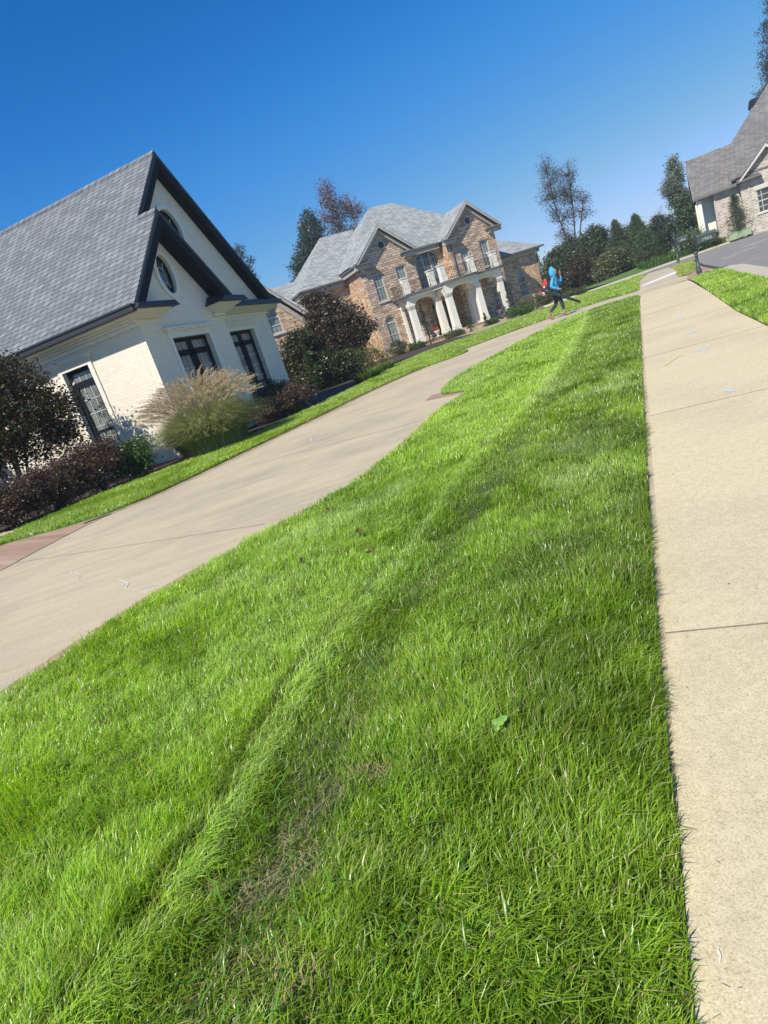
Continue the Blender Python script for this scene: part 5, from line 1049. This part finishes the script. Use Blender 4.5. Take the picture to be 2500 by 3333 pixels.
# crape myrtle by the white wall
plant('crape_myrtle', 'dark multi-stemmed crape myrtle shading the white brick wall at the left edge', 'tree', -7.95, 15.0,
      [(.25, -.2, 2.5, .95, .9, .85), (1.0, -.25, 2.2, .8, .8, .7), (-.35, .0, 2.9, .9, .9, .8), (-1.0, 0, 2.3, 1.1, 1.0, .9), (1.5, .0, 1.9, .6, .6, .55), (.4, .2, 3.1, .75, .7, .55), (1.0, .1, 2.8, .6, .6, .5), (.3, -.1, 1.9, .8, .8, .5), (-.5, -.2, 1.6, 1.1, .9, .6), (.8, .1, 1.6, .75, .7, .55), (1.5, .1, 1.35, .5, .5, .4), (-1.5, -.2, 1.7, .9, .9, .9)],
      680, 60, .16, .085, [(.03, .036, .014), (.05, .055, .02), (.075, .045, .025), (.10, .06, .03)], 11, stems=[[(dx * .3, dy * .3, -.1), (dx * .6, dy * .6, .7), (dx * 1.2, dy, 1.5), (dx * 2, dy * 1.3, 2.4)] for dx, dy in ((-.35, .1), (-.1, -.2), (.15, .15), (.3, -.15), (.42, .1), (.0, .3))], r0=.055, nb=34, bark='bark')
for i, (x, y, w_, h, lab) in enumerate(((-6.95, 12.35, .95, .80, 'purple leaved loropetalum shrub at the left edge of the frame beside the brick apron'), (-6.35, 13.1, .85, .85, 'middle purple loropetalum shrub under the crape myrtle'), (-5.65, 13.85, .85, .98, 'purple loropetalum shrub between the hedge and the green shrub below the white wall'))):
    plant('purple_shrub', lab, 'shrub', x, y, [(0, 0, h * .55, w_ * .75, w_ * .7, h * .5), (.25, .1, h * .75, w_ * .5, w_ * .5, h * .4), (-.3, -.1, h * .7, w_ * .5, w_ * .5, h * .4)], 300, 50, .08, .05, BUR, 20 + i, 'purple loropetalum shrubs', r0=.02, nb=20, trunkname='stem', crown='foliage',
          stems=[[(0, 0, -.05), (dx, dy, h * .5), (dx * 2, dy * 2, h * 1.05)] for dx, dy in ((-.1, 0), (.1, .08), (0, -.12), (.18, -.05), (-.2, .1))])
plant('purple_shrub', 'purple loropetalum shrub under the white house front windows right of the plume grass', 'shrub', -1.95, 18.75, [(0, 0, .45, .85, .7, .4), (.55, .4, .5, .6, .6, .38), (-.5, -.3, .42, .6, .6, .36)], 300, 44, .08, .05, BUR, 27, 'purple loropetalum shrubs', r0=.02, trunkname='stem', crown='foliage')
plant('green_shrub', 'small green shrub between the purple hedge and the plume grass', 'shrub', -4.98, 14.35, [(0, 0, .40, .42, .4, .33), (.1, .1, .62, .3, .3, .2)], 150, 34, .08, .07, MG, 31, r0=.015, trunkname='stem', crown='foliage', aspect=.45)
tuft('plume_grass', 'large clump of ornamental plume grass at the corner of the white house', 'ornamental grass', -3.35, 15.35, 12000, 1.3, 1.1, [(.22, .30, .09), (.30, .36, .13), (.42, .42, .20), (.52, .46, .27)], 5, wid=.011, arch=.95, rb=.8, plumes=750, pcols=[(.56, .46, .30), (.66, .56, .38), (.46, .36, .23)], ph=1.68, pspread=1.4)
plant('dark_shrub', 'dark evergreen shrub in the shade against the white house front wall', 'shrub', -2.3, 21.0, [(0, 0, .55, .6, .6, .5), (.3, .5, .5, .5, .5, .45)], 200, 36, .1, .08, DG, 33, r0=.02, trunkname='stem', crown='foliage')
plant('evergreen_magnolia', 'rounded glossy evergreen beside the far corner of the white house', 'tree', -1.35, 30.2, [(0, 0, 1.7, .85, .8, .95), (.15, 0, 2.4, .55, .5, .5), (-.3, 0, 1.2, .8, .8, .7)], 300, 44, .14, .13, [(.035, .055, .02), (.06, .075, .03), (.10, .085, .045)], 35)
cone('narrow_conifer', 'slim yellow green conifer in front of the burgundy tree', 'conifer', -1.05, 28.3, 2.15, .62, 3200, [(.055, .09, .02), (.09, .13, .03)], 36, size=.06)
plant('burgundy_tree', 'dark burgundy leaved tree between the white house and the stone house', 'tree', .25, 31.3, [(-.1, 0, 3.75, .65, .6, .6), (.25, 0, 2.95, 1.1, .95, .9), (.8, -.1, 2.1, 1.2, 1.0, .95), (-.75, 0, 2.55, .55, .6, .4), (-.35, 0, 1.85, .95, .9, .8), (-1.25, .1, 2.75, .3, .35, .22), (.85, 0, 1.2, .6, .7, .55)],
      620, 50, .16, .13, [(.065, .046, .036), (.11, .08, .055), (.055, .058, .03), (.15, .11, .075)], 37, r0=.07, nb=24)
plant('dark_shrub', 'low dark holly mass under the burgundy tree in front of the brick side wall', 'shrub', .35, 30.2, [(-.9, 0, .8, .9, .8, .75), (.15, 0, .7, .8, .8, .65), (-1.6, -.4, .6, .7, .7, .6)], 420, 44, .16, .13, [(.03, .05, .02), (.05, .075, .028), (.085, .09, .04)], 38, r0=.03, trunkname='stem', crown='foliage')
tuft('daylily_clump', 'yellow green daylily clump at the lawn edge before the brick wall', 'perennial', 1.05, 24.3, 700, .5, .62, [(.16, .22, .04), (.24, .30, .07), (.10, .17, .04)], 40, wid=.03, rb=.45)
tuft('daylily_clump', 'second daylily clump behind the first, nearer the stone house', 'perennial', 2.0, 27.6, 500, .45, .5, [(.14, .20, .04), (.20, .26, .07)], 41, wid=.03, rb=.4)
plant('yellow_shrub', 'pale yellow green shrub behind the daylilies', 'shrub', 1.45, 29.4, [(0, 0, .75, .8, .6, .55), (.5, .3, .6, .6, .5, .45)], 100, 30, .12, .07, [(.12, .14, .04), (.20, .19, .06), (.08, .10, .03)], 42, r0=.02, trunkname='stem', crown='foliage', mat='leaf_matt')
# planting along the stone house
YG = [(.06, .085, .028), (.10, .13, .045), (.15, .16, .07)]
for i, (x, y, w_, h, lab) in enumerate(((4.5, 44.9, 1.3, 1.15, 'shrub below the arched window at the left end of the stone house'), (5.85, 44.9, 1.2, .55, 'low clipped shrub left of the tall thin cypress'), (8.5, 44.6, 1.5, .5, 'low shrub between the thin cypress and the porch steps'), (11.5, 45.2, .9, .4, 'low bush right of the porch steps'),
                                       (14.9, 44.2, 1.7, 1.05, 'holly shrub under the brick wing window'), (12.9, 42.9, 1.9, .6, 'low groundcover shrub in front of the plume grass by the brick wing'), (17.0, 43.6, 1.5, .6, 'low yellow green shrub at the corner beyond the walking person'), (13.4, 46.6, .9, .7, 'dark bush at the foot of the right hand cypress'))):
    plant('green_shrub', lab, 'shrub', x, y, [(0, 0, h * .5, w_ * .5, w_ * .45, h * .5), (w_ * .2, 0, h * .45, w_ * .35, w_ * .35, h * .42)], int(50 + 40 * w_), 26, .09, .09, YG if i % 2 == 0 else MG, 50 + i, 'green shrubs along the stone house', r0=.02, trunkname='stem', crown='foliage', z=-.05, mat='leaf_matt')
cone('thin_cypress', 'tall thin grey green cypress before the left porch columns', 'conifer', 6.95, 45.3, 2.95, .75, 2600, [(.05, .07, .04), (.08, .10, .06), (.11, .125, .08)], 60, z=-.05, size=.09, sharp=.8)
cone('thin_cypress', 'thin cypress at the right end of the stone house porch', 'conifer', 13.9, 48.0, 2.6, .75, 2400, [(.05, .07, .04), (.08, .10, .06), (.11, .125, .08)], 61, z=-.05, size=.09, sharp=.7)
cone('small_conifer', 'small bright green cone shrub left of the porch steps', 'conifer', 9.85, 44.9, 1.0, .75, 1300, [(.06, .11, .03), (.09, .14, .04)], 62, z=-.1, size=.07)
cone('small_conifer', 'small bright green cone shrub right of the porch steps', 'conifer', 10.95, 44.6, 1.0, .6, 1300, [(.06, .11, .03), (.09, .14, .04)], 63, z=-.1, size=.07)
tuft('plume_grass', 'straw coloured ornamental grass against the right brick wing', 'ornamental grass', 14.2, 46.0, 900, 1.15, .65, [(.20, .19, .08), (.30, .24, .12), (.14, .17, .05)], 64, wid=.02, rb=.25)
# evergreen belt beyond the walking person
plant('evergreen_magnolia', 'dark glossy magnolia directly behind the walking person', 'tree', 21.5, 57.6, [(0, 0, 2.2, 1.2, 1.1, 1.5), (.3, 0, 3.3, .8, .8, .9), (-.3, 0, 1.2, 1.1, 1, 1.1)], 460, 44, .2, .19, [(.055, .085, .045), (.085, .12, .06), (.135, .16, .09)], 70, 'evergreen belt beyond the far lawn', z=-.1, r0=.09)
cone('juniper', 'grey green juniper just right of the brick wing corner', 'conifer', 21.3, 62.0, 4.7, 1.9, 5200, [(.045, .07, .035), (.07, .095, .05)], 71, z=-.1, size=.13, sharp=.6, group='evergreen belt beyond the far lawn')
plant('brown_tree', 'reddish brown small tree between the two magnolias', 'tree', 22.5, 55.2, [(0, 0, 1.9, 1.0, 1.0, 1.0), (.5, 0, 1.2, .8, .9, .8), (-.3, 0, 2.6, .6, .6, .5)], 320, 40, .17, .14, [(.07, .05, .03), (.11, .075, .045), (.05, .05, .025)], 72, 'evergreen belt beyond the far lawn', z=-.1)
plant('evergreen_magnolia', 'sunlit olive magnolia shrub right of the walking person', 'tree', 23.6, 51.6, [(0, 0, 1.25, 1.25, 1.1, 1.05), (.6, 0, 1.6, .8, .8, .65), (-.7, 0, .9, .8, .8, .7)], 420, 44, .17, .17, [(.07, .095, .035), (.13, .14, .06), (.19, .18, .09)], 73, 'evergreen belt beyond the far lawn', z=-.1)
for i, (x, y, h, w_, lab) in enumerate(((25.5, 58.6, 5.2, 3.2, 'broad dark evergreen at the back of the belt'), (24.0, 60.5, 4.9, 2.6, 'dark evergreen behind the juniper and magnolia'), (28.6, 58.2, 4.2, 3.4, 'dark evergreen behind the pair of pointed cypresses'), (30.6, 58.8, 3.6, 3.0, 'broad evergreen filling the belt right of the pointed cypresses'))):
    plant('dark_evergreen', lab, 'tree', x, y, [(0, 0, h * .45, w_ * .45, w_ * .45, h * .4), (.4, 0, h * .75, w_ * .3, w_ * .3, h * .22), (-.5, 0, h * .68, w_ * .25, w_ * .25, h * .2)], 420, 44, .24, .19, [(.062, .09, .05), (.09, .12, .065), (.125, .155, .085)], 74 + i, 'evergreen belt beyond the far lawn', z=-.1, r0=.09)
for i, (x, y, h, w_, lab) in enumerate(((26.6, 56.0, 4.7, 2.6, 'pointed leyland cypress left of the pair'), (28.4, 56.0, 4.6, 3.0, 'pointed leyland cypress right of the pair'), (27.4, 53.2, 3.2, 3.0, 'dense leyland cypress in front of the pointed pair'), (25.8, 53.8, 2.8, 2.0, 'smaller dark cypress beside the olive magnolia'))):
    cone('leyland_cypress', lab, 'conifer', x, y, h, w_, 16000, [(.075, .115, .055), (.105, .15, .075), (.14, .19, .10)], 80 + i, z=-.1, size=.15, sharp=.75, group='evergreen belt beyond the far lawn')
cone('far_conifer', 'small distant pine against the sky left of the white gable', 'conifer', 41.0, 79.5, 4.9, 2.6, 3600, [(.05, .075, .045), (.08, .105, .065)], 90, z=-.1, size=.2)
plant('bare_tree', 'pinkish thinly leaved distant tree beside the small pine', 'tree', 37.0, 72.5, [(0, 0, 2.9, 1.3, 1.2, 1.3), (-1, 0, 2.6, 1, 1, 1)], 60, 22, .22, .11, [(.20, .13, .11), (.26, .18, .15)], 91, z=-.1, nb=26)
for i, (x, y, h, w_) in enumerate(((33.5, 66, 2.8, 3.0), (35.5, 68.5, 2.6, 3.0), (31.5, 62.5, 2.6, 2.6))):
    plant('distant_bush', 'hazy green distant bush below the bare tree and small pine', 'shrub', x, y, [(0, 0, h * .5, w_ * .5, w_ * .5, h * .5)], 110, 30, .2, .16, [(.045, .065, .035), (.07, .09, .05)], 95 + i, 'distant bushes behind the far kerb', z=-.1, trunkname='stem', crown='foliage')
plant('tall_sparse_tree', 'tall thin tree with sparse purple brown leaves rising above the evergreen belt', 'tree', 27.0, 66.6,
      [(-.9, 0, 12.0, .9, .9, 1.4), (-1.2, 0, 9.9, 1.25, 1.2, 1.5), (1.2, 0, 10.9, .75, .8, 1.6), (.5, 0, 8.9, 1.2, 1.2, 1.2), (-1.0, 0, 7.9, .9, .9, 1.0), (1.9, 0, 8.6, .8, .8, 1.1), (1.8, 0, 7.0, .8, .8, .8), (.1, 0, 9.6, 1.1, 1.0, 1.2), (0, 0, 11.2, .8, .8, 1.0), (.3, 0, 7.2, 1.2, 1.0, 1.0), (-.6, 0, 5.6, 1.0, 1.0, 1.0), (0, 0, 4.3, 1.3, 1.2, 1.0)],
      800, 18, .25, .12, [(.085, .07, .085), (.13, .11, .12), (.08, .08, .075)], 100, z=-.1, r0=.13, nb=150, shell=.15, stems=[[(-.1, 0, -.1), (-.3, 0, 4), (-.9, 0, 8), (-1.0, 0, 13)], [(0, 0, .0), (.2, .1, 4), (.7, 0, 7), (1.3, .1, 12.2)], [(.1, 0, 2.5), (1.0, 0, 5.5), (2.2, 0, 9)]])
plant('tall_sparse_tree', 'tall dark leaved tree cut by the right edge, behind the tan brick house chimney', 'tree', 51.8, 67.6,
      [(-1.6, 0, 11.5, 1.6, 1.4, 1.8), (-.6, 0, 14.0, 1.7, 1.5, 2.0), (-.3, 0, 17.0, 1.4, 1.4, 2.0), (.9, 0, 12, 1.6, 1.6, 2.4), (-2.4, 0, 10.2, .9, .9, 1.0), (.2, 0, 19.5, 1.1, 1.1, 1.5), (-2.9, 0, 8.9, .6, .6, .6)],
      700, 34, .24, .15, [(.04, .045, .045), (.065, .065, .06)], 101, z=.3, r0=.2, nb=60, shell=.15, stems=[[(0, 0, -.3), (-.3, 0, 6), (-.6, 0, 12), (-.2, 0, 19)], [(.2, 0, 0), (.5, .1, 7), (1, 0, 14)], [(-.2, 0, 4), (-1.2, 0, 8.5), (-2.2, 0, 12)]])
plant('green_tree', 'tall blue green tree behind the left roof of the stone house', 'tree', 1.4, 74.8, [(.9, 0, 15.2, 1.3, 1.3, 1.5), (.0, 0, 13.2, 1.5, 1.5, 1.5), (-1.2, 0, 11.9, 1.4, 1.4, 1.2), (1.4, 0, 12.2, 2.0, 2.0, 2.0), (-1.9, 0, 9.8, 1.4, 1.4, 1.2), (-.5, 0, 9.6, 2.0, 2, 2), (.9, 0, 16.6, .6, .6, .7)], 560, 44, .28, .23, [(.03, .055, .035), (.05, .08, .05), (.075, .105, .07)], 102, z=-.1, r0=.25, nb=30)
plant('red_leaved_tree', 'tall tree with thinning rusty leaves beside the blue green one', 'tree', 6.1, 79.7, [(-.6, 0, 18.9, 1.3, 1.3, 1.8), (-.9, 0, 16.4, 1.6, 1.5, 1.7), (.9, 0, 17.0, 1.2, 1.2, 1.5), (2.2, 0, 16.6, .9, .9, 1.0), (-.4, 0, 14.3, 1.7, 1.6, 1.5), (1.7, 0, 14.4, .9, .9, .9)], 400, 20, .3, .2, [(.16, .09, .095), (.22, .13, .12), (.10, .08, .09)], 103, z=-.1, r0=.22, nb=60, shell=.2, bark='bark_pale',
      stems=[[(0, 0, -.1), (-.2, 0, 8), (-.4, 0, 14), (-.6, 0, 20)], [(.1, 0, 6), (.9, 0, 12), (1.8, 0, 17)]])
plant('green_tree', 'treetop just showing over the right slope of the white house roof', 'tree', -5.0, 61, [(0, 0, 11.9, .9, .9, 1.5), (-.8, 0, 9.9, 1.5, 1.5, 1.5)], 110, 34, .25, .19, [(.035, .06, .035), (.055, .085, .05)], 104, z=-.1, r0=.2)
# trees beside the tan brick house
plant('silver_tree', 'tall silvery green tree at the left end of the tan brick house', 'tree', 35.3, 61.0, [(0, 0, 7.1, .6, .6, 1.1), (-.3, 0, 6.0, .9, .8, 1.0), (.1, 0, 4.9, .9, .9, .9), (.15, 0, 8.1, .35, .35, .45)], 300, 36, .2, .16, [(.15, .19, .14), (.21, .25, .19), (.28, .31, .24)], 110, z=.2, r0=.11, mat='leaf_matt')
plant('dark_evergreen', 'dense dark green tree below the silvery one at the house end', 'tree', 33.6, 57.2, [(0, 0, 3.0, 1.1, 1.0, 1.3), (.3, 0, 1.7, 1.2, 1.1, 1.2), (.1, 0, 4.2, .6, .6, .6)], 380, 44, .18, .15, [(.07, .11, .055), (.105, .145, .08)], 111, z=.3)
plant('dark_evergreen', 'dark rounded tree behind the farther mailbox', 'tree', 30.0, 55.0, [(0, 0, 2.6, .95, .9, .9), (.3, 0, 1.7, .9, .9, .9), (-.2, 0, 3.3, .5, .5, .45)], 340, 42, .17, .14, [(.06, .09, .065), (.09, .12, .09)], 112, z=.1, group='trees behind the farther mailbox')
cone('arborvitae', 'green arborvitae left of the farther mailbox post', 'conifer', 27.4, 50.8, 2.3, 1.5, 3000, [(.04, .07, .025), (.065, .10, .04)], 113, z=.1, size=.1, sharp=.55)
plant('green_shrub', 'leafy shrub at the kerb between the two mailboxes', 'shrub', 28.9, 49.6, [(0, 0, .9, 1.0, .9, .8), (.9, .2, .8, .8, .8, .7)], 140, 30, .14, .12, MG, 114, z=.15, r0=.03, trunkname='stem', crown='foliage')
plant('bare_tree', 'leafless grey branches above the dark tree left of the tan brick house', 'tree', 33.2, 61.4, [(0, 0, 4.2, 1.0, 1.0, 1.0)], 40, 6, .2, .08, [(.12, .10, .09)], 115, z=-.1, nb=40)
cone('young_conifer', 'feathery young conifer against the tan brick wall', 'conifer', 32.7, 49.3, 2.75, 1.9, 4200, [(.05, .08, .025), (.08, .12, .04), (.11, .14, .06)], 116, z=.5, size=.1, sharp=.6)
g_ = tag(MB().box(-.85, .85, -.35, .35, -.1, .62).hull([(-.88, -.38, .665), (.88, -.38, .665), (.88, .38, .72), (-.88, .38, .72)], [(-.88, -.38, .625), (.88, -.38, .625), (.88, .38, .625), (-.88, .38, .625)]).build('utility_cabinet', M['green_box'], None, bevel=.02), 'pale green utility cabinet at the foot of the tan brick wall', 'utility cabinet'); g_.location = (32.75, 49.35, .22); g_.scale = (.9, .8, .62); g_.rotation_euler = (0, 0, rad(90 - 119))
for i, (x, y, h, lab) in enumerate(((35.9, 48.2, .75, 'dry ornamental grass clump just right of the green cabinet'), (37.3, 47.9, .8, 'brownish ornamental grass clump under the tan house window'), (31.2, 50.1, 1.0, 'arching green grass clump at the white porch corner'))):
    tuft('grass_clump', lab, 'ornamental grass', x, y, 500, h, .6, [(.16, .15, .07), (.22, .19, .10), (.12, .15, .05)] if i < 2 else MG, 120 + i, wid=.025, rb=.25, z=.5 if i else .5, group='grass clumps along the tan brick house')
# strappy ground cover on the bank: nobody could count it
R = np.random.RandomState(7); V, Q, CC = [], [], []
BK = [(24.1, 46.9), (27.0, 48.25), (31.0, 50.2), (36, 51.0), (36, 52.6), (31.0, 51.2), (27.0, 51.0), (24.5, 49.6)]
k = 0
while k < 3800:
    x, y = R.uniform(24, 36), R.uniform(46.8, 52.6)
    if not inpoly(np.array([x]), np.array([y]), BK)[0]: continue
    k += 1; a = R.rand() * 6.28; L = R.uniform(.25, .5); z0_ = .1 + .10 * max(0, (y - 46.8 - (x - 24) * .33)); wx, wy = -math.sin(a) * .016, math.cos(a) * .016; b0 = len(V)
    ox, oy = math.cos(a) * L * .5, math.sin(a) * L * .5
    V += [(x - wx, y - wy, z0_), (x + wx, y + wy, z0_), (x + ox * .6 + wx, y + oy * .6 + wy, z0_ + L * .85), (x + ox * .6 - wx, y + oy * .6 - wy, z0_ + L * .85), (x + ox * 1.3, y + oy * 1.3, z0_ + L * .75)]
    Q.append((b0, b0 + 1, b0 + 2, b0 + 3)); c = np.array(MG[R.randint(3)]) * R.uniform(.9, 1.6); CC += [c] * 5
o = nmesh('ground_cover', V, [np.array(Q), np.array([(q[3], q[2], q[0] + 4) for q in Q])], M['leaf_matt'], col=np.array(CC)); tag(o, 'strappy green ground cover along the far kerb before the tan brick house', 'ground cover', kind='stuff')
# far woods closing the horizon
P = []
R = np.random.RandomState(8)
for k in range(900):
    a = rad(R.uniform(-60, 62)); d = R.uniform(170, 230); P.append((math.sin(a) * d, math.cos(a) * d, R.uniform(0, 4.8) * (.6 + .4 * math.sin(a * 23))))
P = np.repeat(np.array(P), 24, 0) + R.normal(0, 1.3, (900 * 24, 3)) * np.array([1, 1, .6])
o = leafmesh('far_woods', P, 1.1, [(.05, .07, .05), (.07, .09, .06)], M['leaf_matt'], None, 9, .7); tag(o, 'low hazy woods along the far horizon', 'woods', kind='stuff')
u = thing('utility_pole', 'pale leaning utility pole above the distant bushes', 'pole', (36.6, 71.0, -.1)); MB().tube([(0, 0, 0), (-.15, 0, 3.6)], [.09, .07], 8).build('shaft', M['bark_pale'], u, True)
# small things on the near lawn
wd_ = thing('broadleaf_weed', 'small round leaved weed in the near lawn', 'weed', (.115, 1.46, .02)); wd_.scale = (.7, .7, .75)
for k, (dx, dy, dz, r_, tl) in enumerate(((0, .0, .075, .019, .5), (.016, .004, .08, .017, .3), (-.018, .012, .072, .014, .7), (-.02, -.01, .06, .013, .9), (.004, -.028, .055, .010, .2))):
    f = MB(); n = 12; f.add([(dx, dy, dz)] + [(dx + r_ * math.cos(2 * math.pi * j / n) * (.75 if j == 6 else 1), dy + r_ * math.sin(2 * math.pi * j / n), dz + r_ * .4 * tl * math.sin(2 * math.pi * j / n) + .002 * math.cos(4 * math.pi * j / n)) for j in range(n)], [(0, 1 + j, 1 + (j + 1) % n) for j in range(n)])
    f.build('leaf', M.setdefault('weed', plain('soft_green_weed_leaf', (.22, .40, .08), .55, .15, 60)), wd_)
MB().tube([(0, 0, -.03), (.0, .0, .03), (0, 0, .07)], .0012, 5).tube([(0, 0, 0), (-.018, .01, .07)], .001, 5).tube([(0, 0, 0), (.004, -.026, .053)], .001, 5).build('stem', M['weed'], wd_)
M['dead_leaf'] = plain('dry_brown_leaf', (.10, .06, .025), .7, .3, 50)
for k, (x, y, lab) in enumerate(((-.54, 3.49, 'dark fallen leaf on the lawn edge nearest the driveway'), (-.19, 3.73, 'curled fallen leaf on the upper lawn beyond the darker one'), (-.14, 3.25, 'brown fallen leaf lying midway across the lawn'), (-.38, 4.6, 'small tan fallen leaf near the upper drive edge of the lawn'))):
    f = MB(); a = R.rand() * 6; s_ = .028; rows = []
    for i in range(7):
        t_ = i / 6 - .5; wv = s_ * .8 * math.sqrt(max(0, .25 - t_ * t_)) + .0008; rows.append([(t_ * 2 * s_ * math.cos(a) - j * wv * math.sin(a), t_ * 2 * s_ * math.sin(a) + j * wv * math.cos(a), .012 * (t_ * t_ * 4) + .008 * abs(j)) for j in (-1, 0, 1)])
    vs = [p for r_ in rows for p in r_]; f.add(vs, [(i * 3 + j, i * 3 + j + 1, i * 3 + j + 4, i * 3 + j + 3) for i in range(6) for j in range(2)])
    o = f.build('fallen_leaf', M['dead_leaf']); o.location = (x, y, .075); o.rotation_euler = (.3, .2, 0); tag(o, lab, 'leaf', 'fallen leaves on the near lawn')

# ------------------------------------------------------------------ air
hz = MB().box(-200, 200, -60, 280, -1.2, 22).build('haze', None); tag(hz, kind='stuff')
hm = bpy.data.materials.new('thin_haze'); hm.use_nodes = True; hn = hm.node_tree; hn.nodes.clear()
ho_ = hn.nodes.new('ShaderNodeOutputMaterial'); hv = hn.nodes.new('ShaderNodeVolumePrincipled'); hv.inputs['Color'].default_value = (.85, .92, 1.0, 1); hv.inputs['Density'].default_value = 0.0008; hv.inputs['Anisotropy'].default_value = 0.0
hn.links.new(hv.outputs[0], ho_.inputs['Volume']); hz.data.materials.append(hm)
